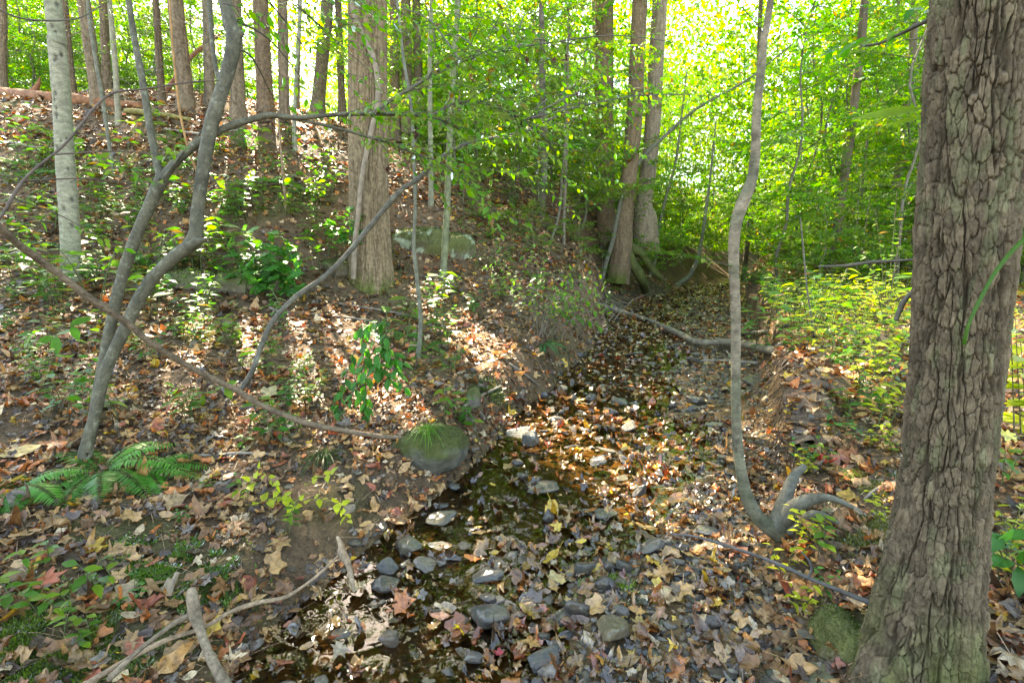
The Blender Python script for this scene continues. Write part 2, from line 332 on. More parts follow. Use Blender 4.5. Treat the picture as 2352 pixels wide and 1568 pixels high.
def mat_solid(name, scale=30, lo=.6, hi=1.35, rough=.8, bump=.5, dist=.004, spec=.3, band=0, objcol=False, stretch=None, wet=0.0, silt=False):
    m, N, L, out = new_mat(name); tc = N('ShaderNodeTexCoord'); src = tc.outputs['Object']
    if stretch: mp = N('ShaderNodeMapping'); mp.inputs['Scale'].default_value = stretch; L(src, mp.inputs[0]); src = mp.outputs[0]
    c = N('ShaderNodeObjectInfo').outputs['Color'] if objcol else N('ShaderNodeAttribute', attribute_name='Col').outputs['Color']
    n = N('ShaderNodeTexNoise', i_Scale=scale, i_Detail=8.0, i_Roughness=.68); L(src, n.inputs['Vector'])
    mr = N('ShaderNodeMapRange'); mr.inputs['From Min'].default_value = .3; mr.inputs['From Max'].default_value = .7; mr.inputs['To Min'].default_value = lo; mr.inputs['To Max'].default_value = hi
    L(n.outputs['Fac'], mr.inputs['Value']); sc = N('ShaderNodeVectorMath', operation='SCALE'); L(c, sc.inputs[0]); L(mr.outputs[0], sc.inputs['Scale']); col = sc.outputs[0]
    n2 = N('ShaderNodeTexNoise', i_Scale=scale * .22, i_Detail=4.0); L(src, n2.inputs['Vector'])
    mr2 = N('ShaderNodeMapRange'); mr2.inputs['From Min'].default_value = .35; mr2.inputs['From Max'].default_value = .65; mr2.inputs['To Min'].default_value = .72; mr2.inputs['To Max'].default_value = 1.22
    L(n2.outputs['Fac'], mr2.inputs['Value']); s2 = N('ShaderNodeVectorMath', operation='SCALE'); L(col, s2.inputs[0]); L(mr2.outputs[0], s2.inputs['Scale']); col = s2.outputs[0]
    if silt:
        n3 = N('ShaderNodeTexNoise', i_Scale=2.2, i_Detail=6.0, i_Roughness=.7); L(tc.outputs['Object'], n3.inputs['Vector']); m4 = N('ShaderNodeMapRange'); m4.inputs['From Min'].default_value = .42; m4.inputs['From Max'].default_value = .62; m4.inputs['To Max'].default_value = .75; L(n3.outputs['Fac'], m4.inputs['Value'])
        mc = N('ShaderNodeMixRGB'); mc.inputs[2].default_value = (.105, .075, .042, 1); L(m4.outputs[0], mc.inputs[0]); L(col, mc.inputs[1]); col = mc.outputs[0]
    p = N('ShaderNodeBsdfPrincipled', i_Roughness=rough); p.inputs['Specular IOR Level'].default_value = spec; L(col, p.inputs['Base Color'])
    if wet:
        p.inputs['Coat Weight'].default_value = wet; p.inputs['Coat Roughness'].default_value = .12
    bp = N('ShaderNodeBump', i_Strength=bump, i_Distance=dist); L(n.outputs['Fac'], bp.inputs['Height']); L(bp.outputs[0], p.inputs['Normal'])
    L(p.outputs[0], out.inputs[0]); return m
def mat_water():
    m, N, L, out = new_mat('creek_water'); tc = N('ShaderNodeTexCoord')
    n = N('ShaderNodeTexNoise', i_Scale=7.0, i_Detail=1.2, i_Distortion=.8); L(tc.outputs['Object'], n.inputs['Vector'])
    bp = N('ShaderNodeBump', i_Strength=.35, i_Distance=.02); L(n.outputs['Fac'], bp.inputs['Height'])
    g = N('ShaderNodeBsdfGlossy', i_Roughness=.03); g.inputs[0].default_value = (1, 1, 1, 1); L(bp.outputs[0], g.inputs['Normal'])
    t = N('ShaderNodeBsdfTransparent'); t.inputs[0].default_value = (.66, .53, .33, 1)
    f = N('ShaderNodeFresnel', i_IOR=1.36); L(bp.outputs[0], f.inputs['Normal'])
    mx = N('ShaderNodeMixShader'); L(f.outputs[0], mx.inputs[0]); L(t.outputs[0], mx.inputs[1]); L(g.outputs[0], mx.inputs[2]); L(mx.outputs[0], out.inputs[0]); return m
M = dict(
    leaf=mat_leaf('live_leaf', .55, .45, .36), leaf_far=mat_leaf('canopy_leaf', .66, .35, .42, objrand=.02), leaf_dark=mat_leaf('ground_plant_leaf', .45, .5, .36, tcol=(1.1, 1.25, .6)),
    litter=mat_litter('fallen_leaf_mix'), litter_one=mat_litter('fallen_leaf_single', True), litter_wet=mat_litter('soaked_leaf_mix', False, .17, wet=True), litter_one_wet=mat_litter('soaked_leaf_single', True, .17, wet=True),
    soil=mat_solid('damp_soil', 55, .45, 1.5, .9, 1.0, .014, .2), moss=mat_solid('moss', 60, .6, 1.4, .95, .5, .004, .1),
    bark=mat_solid('rough_bark', 90, .7, 1.3, .9, .6, .0025, .15), bark_smooth=mat_solid('smooth_bark', 75, .58, 1.35, .75, .6, .004, .25, stretch=(1, 1, .8)),
    bark_pale=mat_solid('pale_smooth_bark', 70, .55, 1.35, .8, .6, .004, .2, stretch=(.7, .7, 1.6)), bark_far=mat_solid('far_bark', 26, .6, 1.3, .9, .8, .012, .15, stretch=(1, 1, .22)),
    twig=mat_solid('twig_bark', 60, .75, 1.25, .7, .2, .002, .3), stone=mat_solid('wet_stone', 7, .55, 1.4, .42, .7, .06, .5, objcol=True, wet=.6, silt=True),
    rock=mat_solid('mossy_rock', 20, .65, 1.3, .85, .6, .012, .25), water=mat_water(), wood=mat_solid('dead_wood', 55, .4, 1.5, .85, .9, .008, .2))

# ------------------------------------------------------------------ objects
def tag(o, label=None, cat=None, group=None, kind=None):
    if label: o['label'] = label
    if cat: o['category'] = cat
    if group: o['group'] = group
    if kind: o['kind'] = kind
    return o
def thing(name, label, cat, loc, group=None, rz=0.0, sc=1.0):
    o = bpy.data.objects.new(name, None); COL.objects.link(o); o.location = [float(v) for v in loc]; o.rotation_euler = (0, 0, rz); o.scale = (sc, sc, sc); o.empty_display_size = .1
    return tag(o, label, cat, group)
def part(mb, name, mat, parent):
    o = bpy.data.objects.new(name, mb.mesh(name, mat, parent.location)); COL.objects.link(o); o.parent = parent; return o
def sub(mb, name, mat, pt):
    o = bpy.data.objects.new(name, mb.mesh(name, mat, pt.parent.location)); COL.objects.link(o); o.parent = pt; return o
def lone(mb, name, mat, loc=(0, 0, 0), smooth=True):
    o = bpy.data.objects.new(name, mb.mesh(name, mat, loc, smooth)); COL.objects.link(o); o.location = loc; return o
def copy_thing(src, loc, rz, sc, label=None, group=None):
    c = src.copy(); COL.objects.link(c); c.location = [float(v) for v in loc]; c.rotation_euler = (0, 0, rz); c.scale = (sc, sc, sc)
    if label: c['label'] = label
    if group: c['group'] = group
    for ch in list(src.children):
        d = ch.copy(); COL.objects.link(d); d.parent = c
        for g in list(ch.children):
            e = g.copy(); COL.objects.link(e); e.parent = d
    return c
def live_col(rng, kind='mix'):
    r = rng.random()
    if kind == 'dark': b = np.array([.045, .17, .03]); v = .3
    elif kind == 'yellow': b = np.array([.33, .36, .025]); v = .2
    elif kind == 'sun': b = (np.array([.075, .165, .010]) if r < .74 else np.array([.16, .215, .012]) if r < .965 else np.array([.32, .17, .02])); v = .25
    else: b = (np.array([.06, .17, .016]) if r < .62 else np.array([.12, .21, .012]) if r < .97 else np.array([.16, .07, .025])); v = .25
    return b * (1 + v * rng.uniform(-1, 1))

# ------------------------------------------------------------------ ground and water
def axis(lo, hi, c, dense, n):
    t = np.linspace(-1, 1, n); s = np.sinh(t * 5.0) / np.sinh(5.0)
    return np.where(s < 0, c + s * (c - lo), c + s * (hi - c))
gx = np.unique(np.concatenate([np.linspace(-5, 6, 240), np.linspace(-14, -5, 70), np.linspace(6, 16, 70), -np.geomspace(14, 150, 40), np.geomspace(16, 150, 40)]))
gy = np.unique(np.concatenate([np.linspace(.3, 9, 230), np.linspace(9, 24, 130), np.geomspace(24, 260, 50), np.linspace(-25, .3, 30)]))
GX, GY = np.meshgrid(gx, gy); GZ = height(GX, GY)
_s = (GX - xl(GY)) / (xr(GY) - xl(GY)); inb = sstep(-.08, .05, _s) * sstep(1.06, .97, _s)
nz = .5 + .5 * fbm(np.stack([GX, GY], -1) * 1.4, 4, 31)
soil = np.array([.062, .038, .021])[None, None] * (1 - nz[..., None]) + np.array([.135, .086, .046])[None, None] * nz[..., None]
mud = np.array([.12, .078, .036])[None, None] * (.7 + .6 * nz[..., None])
gc = soil * (1 - inb[..., None]) + mud * inb[..., None]
ms = (sstep(.3, .55, fbm(np.stack([GX, GY], -1) * 1.1 + 4, 3, 33)) * (1 - inb) * .7)[..., None]
gc = gc * (1 - ms) + np.array([.055, .062, .016]) * ms
mb = MB().add(np.stack([GX, GY, GZ], -1).reshape(-1, 3), grid_faces(len(gy), len(gx), False), gc.reshape(-1, 3))
tag(lone(mb, 'ground', M['soil']), kind='structure')
wy = np.linspace(-5, 22, 160); wx = np.linspace(0, 1, 24)
WX = (xl(wy) - .25)[:, None] + wx[None] * (xr(wy) - xl(wy) + .28)[:, None]
WZ = np.repeat(wz(wy)[:, None] - .012, 24, 1)
mb = MB().add(np.stack([WX, np.repeat(wy[:, None], 24, 1), WZ], -1).reshape(-1, 3), grid_faces(160, 24, False))
tag(lone(mb, 'water', M['water']), kind='structure')

# ------------------------------------------------------------------ the sun and the places it reaches through the canopy
EL, AZ = math.radians(46), math.radians(-24)
SUND = np.array([math.sin(AZ) * math.cos(EL), math.cos(AZ) * math.cos(EL), math.sin(EL)])
GLADES = [(4.0, 6.6, .7, 2.3, 2.3), (1.75, 5.3, .1, .9, 1.5), (-2.6, 7.2, 1.6, .9, .6), (1.9, 2.6, .2, .5, .45)]
def shades(x, y, z, r):
    for gx_, gy_, gz_, ra, rb in GLADES:
        k = (z - gz_) / SUND[2]; sx, sy = x - SUND[0] * k, y - SUND[1] * k
        if ((sx - gx_) / (ra + r)) ** 2 + ((sy - gy_) / (rb + r)) ** 2 < 1: return True
    return False

# ------------------------------------------------------------------ trunks and stems
def slim(q): return q[1] / math.hypot(q[0], q[1])      # a wide lens stretches round stems off its axis
def px_path(pts, Y, dY=0.0, ext=0.0, sink=.15):
    """pts: (x, y, width) bottom to top in photo pixels, on the upright plane at distance Y (leaning dY towards the far side at the top)"""
    P, Rd = [], []
    y0, y1 = pts[0][1], pts[-1][1]
    XY = np.array([p[:2] for p in pts], float); cl = np.concatenate([[0], np.cumsum(np.hypot(*np.diff(XY, axis=0).T))]); cl = cl / cl[-1]
    for (x, y, w), fr in zip(pts, cl):
        q = at_Y(x, y, Y + dY * fr); P.append(q); Rd.append(w / 2 / FPX * depth(q) * slim(q))
    P = np.array(P); Rd = np.array(Rd)
    if sink: P = np.concatenate([[P[0] - unit(P[1] - P[0]) * sink], P]); Rd = np.concatenate([[Rd[0] * 1.05], Rd])
    if ext:
        d = unit(unit(P[-1] - P[-2]) + np.array([0, 0, .6])); P = np.concatenate([P, [P[-1] + d * ext * .5, P[-1] + d * ext]]); Rd = np.concatenate([Rd, [Rd[-1] * .75, Rd[-1] * .4]])
    return P, Rd
TEMP_LEAF = [leaf_ovate(4, .25, .22, .22, .42), leaf_ovate(4, .22, .3, .35, .4), leaf_ovate(4, .28, .15, .1, .45)]
TEMP_TINY = [leaf_tiny(), leaf_tiny(.22, .35, .3), leaf_tiny(.3, .1, .05)]
def spray(lv, tw, p0, d0, length, leaf, n, rng, kind, flat=.75, r0=.003, droop=.25, wd=.35):
    """one leafy twig: wandering axis with leaves on both sides, roughly in one plane"""
    m = 5; P = [np.array(p0)]; d = unit(np.array(d0))
    for i in range(m - 1):
        d = unit(d + rng.normal(0, .13, 3) + np.array([0, 0, -droop * .12])); P.append(P[-1] + d * length / (m - 1))
    P = np.array(P)
    if tw is not None: tube(tw, P, np.linspace(r0, r0 * .35, m), 4, np.array([.07, .055, .04]))
    up = unit(np.array([rng.normal(0, wd), rng.normal(0, wd), 1]))
    for i in range(n):
        s = (i + .6) / n; k = min(int(s * (m - 1)), m - 2); f = s * (m - 1) - k; q = P[k] * (1 - f) + P[k + 1] * f; t = unit(P[k + 1] - P[k])
        side = unit(np.cross(t, up)) * (1 if i % 2 else -1)
        ld = unit(t * .55 + side * flat + rng.normal(0, .22, 3) + np.array([0, 0, -droop * rng.random()]))
        lv.add(q, ld, unit(up + rng.normal(0, .4, 3)), leaf * rng.uniform(.65, 1.15), live_col(rng, kind))
    lv.add(P[-1], unit(P[-1] - P[-2]), up, leaf * rng.uniform(.7, 1), live_col(rng, kind))

# --- understory saplings, shrubs and high crowns: a few built once at the origin, then copied
def grow(H, rng, nb, spread, leaf, kind, low=.2, r0=.035, dens=9, tw=True, lift=.3, tcol=(.11, .10, .07)):
    tr, br, lv = MB(), MB(), Leaves()
    m = 9; P = np.zeros((m, 3)); P[:, 2] = np.linspace(-.2, H, m); w = np.cumsum(rng.normal(0, .02 * H, (m, 2)), 0); P[:, :2] = w - w[0]
    tube(tr, P, np.linspace(r0, r0 * .2, m), 9, np.array(tcol) * rng.uniform(.8, 1.3), .1, n=26, seed=int(rng.integers(99)))
    for b in range(nb):
        s = low + (1 - low) * (b + rng.random()) / nb; k = min(int(s * (m - 1)), m - 2); f = s * (m - 1) - k; q = P[k] * (1 - f) + P[k + 1] * f
        az = b * 2.4 + rng.normal(0, .4); L = spread * (1 - .55 * (s - low) / (1 - low)) * rng.uniform(.7, 1.15)
        d = np.array([math.cos(az), math.sin(az), lift + .5 * (s > .8)]); B = [q]; mm = 7
        for i in range(mm - 1):
            d = unit(d + rng.normal(0, .12, 3) + np.array([0, 0, -.05])); B.append(B[-1] + d * L / (mm - 1))
        B = np.array(B); tube(br, B, np.linspace(r0 * .32, r0 * .07, mm), 5, np.array(tcol))
        nt = int(dens * L)
        for j in range(nt):
            ss = .18 + .82 * (j + rng.random()) / nt; k2 = min(int(ss * (mm - 1)), mm - 2); f2 = ss * (mm - 1) - k2; p = B[k2] * (1 - f2) + B[k2 + 1] * f2; t = unit(B[k2 + 1] - B[k2])
            side = unit(np.cross(t, [0, 0, 1])) * (1 if j % 2 else -1)
            ll = L * rng.uniform(.16, .34)
            spray(lv, br if tw else None, p, unit(t * .6 + side + np.array([0, 0, .1])), ll, leaf, max(5, int(ll / leaf * 2.6)), rng, kind, r0=r0 * .06)
        spray(lv, br, B[-1], unit(B[-1] - B[-2]), L * .2, leaf, 6, rng, kind, r0=r0 * .06)
    return tr, br, lv
def proto(name, label, cat, group, tr, br, lv, temps, lmat, parts=('trunk', 'branches', 'foliage')):
    o = thing(name, label, cat, (0, 0, 0), group)
    part(tr, parts[0], M['twig'], o)
    if br.V: part(br, parts[1], M['twig'], o)
    f = MB(); lv.fill(f, temps); part(f, parts[2], lmat, o); return o
USED = set()
def place(src, loc, rz, sc, label, group):
    if src.name in USED: return copy_thing(src, loc, rz, sc, label, group)
    USED.add(src.name); src.location = [float(v) for v in loc]; src.rotation_euler = (0, 0, rz); src.scale = (sc, sc, sc); src['label'] = label; src['group'] = group; return src

rg = np.random.default_rng(5)
GU = 'leafy saplings of the sunlit thicket'
SAP = []
for i, (H, nb, sp) in enumerate([(6.5, 30, 2.1), (8.5, 36, 2.5), (5.2, 24, 1.9), (7.4, 26, 2.7), (6.0, 20, 2.0)]):
    SAP.append(proto('leafy_sapling', 'x', 'sapling', GU, *grow(H, rg, nb, sp, [.10, .085, .075, .13, .16][i], ['sun', 'sun', 'mix', 'sun', 'mix'][i], .08, .028 + .004 * i, 11), TEMP_TINY, M['leaf_far']))
SHR = []
for i in range(2):
    SHR.append(proto('leafy_shrub', 'x', 'shrub', 'x', *grow(2.3, rg, 18, 1.1, .075, 'mix' if i else 'sun', .04, .016, 14), TEMP_TINY, M['leaf_far'], ('stem', 'twigs', 'foliage')))
def crown(R, H, n, rng, leaf):
    lv = Leaves(); br = MB()
    K = 60; cs = unit(rng.normal(0, 1, (K, 3))) * rng.uniform(.35, 1, (K, 1)) ** .5 * np.array([R, R, H])
    for c in cs:
        base = np.array([0, 0, -H * 1.05 + .75 * (c[2] + H) * .5]); mid = (base + c) / 2 + np.array([0, 0, -.25])
        tube(br, np.array([base, mid, c]), [.035, .025, .008], 5, (.09, .075, .055), n=7)
        for k in range(n // K):
            o = rng.normal(0, 1, 3) * np.array([.75, .75, .28]) * R * .3
            lv.add(c + o, unit(np.array([rng.normal(), rng.normal(), -.3])), unit(np.array([rng.normal(0, .5), rng.normal(0, .5), 1])), leaf * rng.uniform(.7, 1.2), live_col(rng, 'mix'))
    f = MB(); lv.fill(f, TEMP_TINY); return br, f
CROWN = []
for i in range(3):
    br, f = crown(3.2 + .3 * i, 2.6, 2800, rg, .19)
    CROWN.append((br.mesh('limbs', M['twig']), f.mesh('crown', M['leaf_far'])))
def add_crown(parent, p, k, sc=1.0):
    for lift in (0, 2.5, 5, -99):
        if lift < 0: return
        if not shades(p[0], p[1], p[2] + lift, 2.6 * sc): break
    p = np.asarray(p) + np.array([0, 0, lift])
    for nm, me in zip(('limbs', 'crown'), CROWN[k % 3]):
        o = bpy.data.objects.new(nm, me); COL.objects.link(o); o.parent = parent
        o.location = [float(v) for v in np.asarray(p) - np.array(parent.location)]; o.rotation_euler = (0, 0, k * 1.7); o.scale = (sc, sc, sc)

# --- the big rough-barked tree beside the camera
def root_at(p): return (p[0], p[1], p[2])
bark_c, bark_c2 = (.055, .041, .026), (.155, .115, .072)
pts = [(2118, 1500, 262), (2128, 1400, 254), (2150, 1250, 240), (2170, 1100, 226), (2190, 900, 228), (2206, 700, 238), (2220, 500, 248), (2240, 250, 256), (2262, 0, 262)]
P, Rd = px_path(pts, 1.46, ext=9, sink=.35)
o = thing('rough_bark_tree', 'thick tree trunk with deeply furrowed brown bark, standing on the creek bank beside the viewer', 'tree', (P[1][0], P[1][1], hz(P[1][0], P[1][1])))
P = np.insert(P, 10, P[9] + unit(P[9] - P[8]) * .35, 0); Rd = np.insert(Rd, 10, Rd[9])
mb = MB(); bark_tube(mb, P[:11], Rd[:11], 620, 1000, .020, .060, .0165, bark_c, bark_c2, 3, flare=.5, flare_h=.22, lobes=3, lean=(-.93, -.36, 0, 1.0, .3), g1f=(.62, .2), moss=.78, edge=.42, fine=.0034, lichen=.4)
part(mb, 'trunk', M['bark'], o)
mb = MB(); tube(mb, P[10:], Rd[10:], 24, bark_c, .1, n=60, seed=4); part(mb, 'upper_trunk', M['bark_far'], o)
add_crown(o, P[-1] + np.array([.3, -.8, 0]), 0, .9)
def px_curve(pts, t0, t1):
    n = len(pts); P, Rd = [], []
    for i, (x, y, w) in enumerate(pts):
        t = t0 + (t1 - t0) * i / (n - 1); P.append(at_t(x, y, t)); Rd.append(w / 2 / FPX * t * slim(P[-1]))
    return np.array(P), np.array(Rd)
for pl, ta, tb, lbl in [([(2190, 20, 22), (2125, 50, 15), (2060, 82, 12), (2020, 100, 9), (1980, 106, 7)], 1.4, 1.75, 'bare dark branch'), ([(2180, 594, 20), (2090, 597, 13), (2000, 602, 15), (1940, 610, 13), (1880, 612, 10)], 1.5, 1.75, 'dead branch stub crusted with pale lichen'), ([(2120, 650, 30), (2078, 690, 26), (2058, 735, 20)], 1.55, 1.6, 'short broken branch stub')]:
    Pb, Rb = px_curve(pl, ta, tb); Rb = Rb * (.85 if 'bare' in lbl else .6); mb = MB(); tube(mb, Pb, Rb, 10, (.09, .08, .06), .35, n=40, freq=45); b = part(mb, 'branch', M['twig'], o); b['label'] = lbl
    if 'bare' in lbl:
        lv, tw = Leaves(), MB(); r2 = np.random.default_rng(3)
        for q in (0.9, .6, .3, .1):
            pp = Pb[0] * q + Pb[-1] * (1 - q); spray(lv, tw, pp, (-.5, .3, .1), .22, .055, 7, r2, 'dark', r0=.002)
        mb2 = MB(); lv.fill(mb2, TEMP_LEAF); sub(mb2, 'leaves', M['leaf'], b)
# long drooping leaves hanging from a twig of that tree
Pb, Rb = px_curve([(2150, 245, 5), (2118, 255, 4)], 1.5, 1.5); mb = MB()
T1 = leaf_ovate(9, .10, .2, .12, .4)
for (xa, ya, xb, yb) in [(2125, 250, 1962, 262), (2125, 268, 2030, 285)]:
    a = at_t(xa, ya, 1.5); b = at_t(xb, yb, 1.55); L_ = np.linalg.norm(b - a); scatter(mb, T1, [a], [b - a], [(.1, -.85, .5)], [L_], [(.15, .23, .03)])
part(mb, 'hanging_leaves', M['leaf'], o)

# --- green stalk bending in front of the trunk
Pb, Rb = px_curve([(2420, 500, 12), (2345, 556, 14), (2290, 620, 13), (2250, 690, 12), (2225, 745, 10), (2214, 790, 11)], 1.22, 1.27); mb = MB(); tube(mb, Pb, Rb, 8, (.05, .14, .012), .05, n=24)
o = thing('green_stalk', 'bright green leafless stalk arching down across the rough bark of the thick trunk', 'plant', Pb[0]); part(mb, 'stem', M['leaf_dark'], o)

# --- curved pale sapling with exposed roots on the creek bank
pts = [(1792, 1222, 60), (1770, 1212, 50), (1742, 1188, 42), (1716, 1142, 36), (1702, 1080, 31), (1693, 1000, 27), (1690, 900, 26), (1690, 800, 26), (1689, 700, 27), (1685, 600, 29), (1689, 520, 32), (1706, 465, 33), (1726, 415, 29), (1735, 350, 26), (1738, 260, 24), (1746, 180, 23), (1756, 80, 20), (1770, 0, 18)]
g0 = on_ground(1795, 1235); YB = g0[1]
P, Rd = px_path(pts, YB, dY=.25, ext=3.0, sink=0)
n_ = 240; Q = spline(np.concatenate([P, Rd[:, None]], 1), n_); s = np.linspace(0, 1, n_)
Rk = .9 * Q[:, 3] * (1 + .06 * fbm(np.stack([s * 22, s * 0], -1), 3, 18))
mb = MB(); cc = np.array([.19, .15, .102]) * np.ones((n_, 1))
lowg = sstep(.26, .02, s)[:, None]; cc = cc * (1 - .75 * lowg) + np.array([.10, .105, .07]) * .75 * lowg
tube(mb, Q[:, :3], Rk, 18, np.concatenate([np.repeat(cc, 18, 0), cc[-1:]]), .05, seed=2, freq=14)
V = mb.V[0]; k = sstep(.0, .25, fbm(V * np.array([9, 9, 14]), 3, 19))[:, None]; mb.C[0] = mb.C[0] * (1 - .6 * k) + np.array([.09, .095, .055]) * .6 * k; k = sstep(.3, .45, fbm(V * 40, 2, 20))[:, None]; mb.C[0] = mb.C[0] * (1 - .35 * k)
o = thing('curved_sapling', 'slim pale sapling curving up from the creek edge out of exposed grey roots', 'tree', (P[0][0], P[0][1], g0[2])); part(mb, 'trunk', M['bark_pale'], o)
for pl, tb in [([(1785, 1215, 52), (1800, 1165, 44), (1812, 1120, 32), (1826, 1090, 24), (1848, 1070, 18)], .02), ([(1795, 1200, 48), (1832, 1160, 40), (1878, 1143, 26), (1915, 1145, 18), (1960, 1165, 12)], -.27), ([(1800, 1222, 40), (1832, 1210, 26), (1852, 1188, 24), (1882, 1180, 20), (1925, 1200, 12)], -.25), ([(1800, 1225, 26), (1838, 1235, 16), (1860, 1262, 14)], -.1)]:
    t0 = depth(P[0]); Pb, Rb = px_curve(pl, t0, t0 + tb); mb = MB(); tube(mb, Pb, Rb, 14, (.105, .10, .075), .16, n=30, seed=5, freq=18); part(mb, 'root', M['bark_smooth'], o)
lv, tw = Leaves(), MB(); r2 = np.random.default_rng(8)
for k in range(12):
    q = P[-1 - k % 2] + np.array([0, 0, .1 * k]); spray(lv, tw, q + r2.normal(0, .05, 3), unit(r2.normal(0, 1, 3) * np.array([1, 1, .2])), .7, .06, 14, r2, 'mix')
for f_ in (.30, .42, .55, .62, .70, .78, .86):
    q = Q[int(f_ * 200), :3]; a = r2.uniform(0, 6.3); d = np.array([math.cos(a), math.sin(a) * .6, .35]); spray(lv, tw, q, d, r2.uniform(.12, .4), .05, int(r2.integers(1, 6)), r2, 'mix', r0=.003)
part(tw, 'twigs', M['twig'], o); mb = MB(); lv.fill(mb, TEMP_LEAF); part(mb, 'foliage', M['leaf'], o)

# --- smooth grey straight tree at the side of the hill
g0 = on_ground(166, 640); YD = g0[1]
P, Rd = px_path([(166, 640, 62), (164, 610, 51), (160, 520, 49), (152, 400, 47), (146, 300, 46), (138, 180, 45), (130, 90, 44), (121, 0, 42)], YD, ext=9)
o = thing('smooth_grey_tree', 'straight pale grey smooth-barked tree with dark knots at the fern-covered slope', 'tree', g0)
mb = MB(); Q = spline(np.concatenate([P, Rd[:, None]], 1), 220); c0 = np.array([.30, .285, .225]) * np.ones((220 * 28, 3)); Vt = MB(); Q = spline(Q, 700); tube(mb, Q[:, :3], Q[:, 3], 60, (1, 1, 1), .05, seed=9, freq=5)
V = mb.V[0]; r3 = np.random.default_rng(2); C = np.tile(np.array([.24, .225, .16]), (len(V), 1)); gr = sstep(-.1, .4, fbm(V * np.array([3, 3, 1.2]), 3, 77))[:, None]; C = C * (1 - .4 * gr) + np.array([.16, .19, .11]) * .4 * gr
for k in range(60):
    z = r3.uniform(.6, 4.6); q = Q[np.argmin(np.abs(Q[:, 2] - Q[0, 2] - z))]; a = r3.uniform(PI * 1.1, PI * 1.9); w = q[:3] + q[3] * np.array([math.cos(a), math.sin(a), 0]); d = np.linalg.norm((V - w) * np.array([1, 1, .6]), axis=1); m = sstep(r3.choice([.014, .02, .03]), .006, d)[:, None]
    C = C * (1 - .8 * m) + np.array([.05, .045, .035]) * .8 * m; V = V - (V - q[:3]) * (.12 * m)
mb.V[0] = V; mb.C[0] = C; part(mb, 'trunk', M['bark_pale'], o); add_crown(o, P[-1] + np.array([0, 0, 0]), 1, .9)

# --- forked multi-stem tree on the near bank
STEMC = np.array([.088, .080, .053])
g0 = on_ground(196, 1062); YC = g0[1]
o = thing('forked_tree', 'greenish grey tree with two leaning stems rising from ferns on the near bank', 'tree', g0)
def stem(pts, Y, dY=0, ext=0, seg=16, n=110, sink=0, name='trunk', col=STEMC, parent=None, bump=.1):
    P, Rd = px_path(pts, Y, dY, ext, sink); Rd = Rd * .8; mb = MB(); tube(mb, P, Rd, seg * 2, col, bump, n=n * 3, seed=int(pts[0][0]) % 50, freq=14)
    V = mb.V[0]; sp = sstep(.28, .42, fbm(V * 60, 3, 5))[:, None]; mb.C[0] = mb.C[0] * (1 - .35 * sp) + np.array([.26, .26, .19]) * .35 * sp
    dk = sstep(.05, .5, fbm(V * np.array([5, 5, 3]), 3, 6))[:, None]; mb.C[0] = mb.C[0] * (1 - .35 * dk)
    part(mb, name, M['bark_smooth'], parent or o); return P, Rd
st1, _ = stem([(192, 1068, 60), (200, 1020, 41), (216, 960, 39), (240, 860, 40), (275, 780, 40), (318, 690, 41), (350, 640, 41), (398, 592, 42), (434, 566, 46), (449, 540, 43), (452, 500, 40), (460, 440, 39), (467, 390, 40), (482, 300, 41), (502, 230, 42), (524, 160, 42), (537, 90, 44), (526, 40, 42), (515, -10, 38)], YC, .5, ext=4, n=170, sink=.1)
st2, _ = stem([(205, 990, 26), (224, 900, 34), (244, 800, 36), (275, 655, 36), (312, 545, 37), (350, 458, 38), (374, 408, 44)], YC + .07, .25, n=90)
stem([(374, 414, 30), (362, 380, 24), (346, 300, 23), (330, 200, 22), (311, 100, 21), (294, -10, 19)], YC + .3, .25, ext=4, name='branch')
br1, _ = stem([(372, 412, 32), (398, 378, 27), (450, 332, 26), (490, 308, 24), (528, 290, 22), (580, 274, 20), (622, 265, 18), (680, 271, 15), (722, 268, 14), (800, 262, 12), (900, 262, 11), (988, 268, 7), (1060, 300, 3)], YC + .3, .55, name='branch')
br2, _ = stem([(858, 262, 10), (892, 234, 10), (950, 200, 10), (1010, 160, 9), (1062, 141, 7), (1120, 126, 5), (1180, 110, 3)], YC + .68, .35, name='branch')
br3, _ = stem([(632, 265, 11), (700, 278, 10), (780, 296, 9), (850, 316, 8), (900, 330, 8), (950, 352, 7), (1005, 372, 6), (1090, 430, 3)], YC + .55, .3, name='branch')
br4, _ = stem([(985, 268, 7), (1010, 256, 8), (1045, 238, 7), (1100, 234, 5), (1150, 250, 4), (1200, 275, 2)], YC + .85, .3, name='branch')
stem([(372, 412, 10), (420, 350, 6), (470, 290, 5), (520, 180, 4)], YC + .25, .3, name='branch')
stem([(516, 205, 16), (500, 172, 15), (490, 120, 14), (484, 50, 14), (478, -10, 14)], YC + .45, .15, ext=2, name='branch')
stem([(436, 566, 34), (452, 556, 26), (468, 550, 11), (476, 548, 4)], YC + .2, .0, name='knot', n=20)
stem([(530, 96, 28), (546, 84, 24), (556, 74, 16)], YC + .46, .0, name='knot', n=14)
r2 = np.random.default_rng(21); lv, tw = Leaves(), MB()
def dress(path, n, L, leaf, k, kind='mix', s0=.3, s1=1.0, up=.15):
    Q = spline(path, 60)
    for i in range(n):
        s = s0 + (s1 - s0) * (i + r2.random()) / n; j = min(int(s * 58), 58); t = unit(Q[j + 1] - Q[j]); side = unit(np.cross(t, [0, 0, 1])) * (1 if i % 2 else -1)
        spray(lv, tw, Q[j], unit(t * .7 + side * r2.uniform(.4, 1) + np.array([0, 0, up * r2.normal()])), L * r2.uniform(.6, 1.25), leaf, k, r2, kind, r0=.0028)
dress(br1, 18, .55, .07, 11, s0=.6); dress(br2, 26, .65, .07, 12, s0=.2); dress(br3, 22, .6, .07, 11, s0=.4); dress(br4, 26, .75, .07, 13, s0=.1)
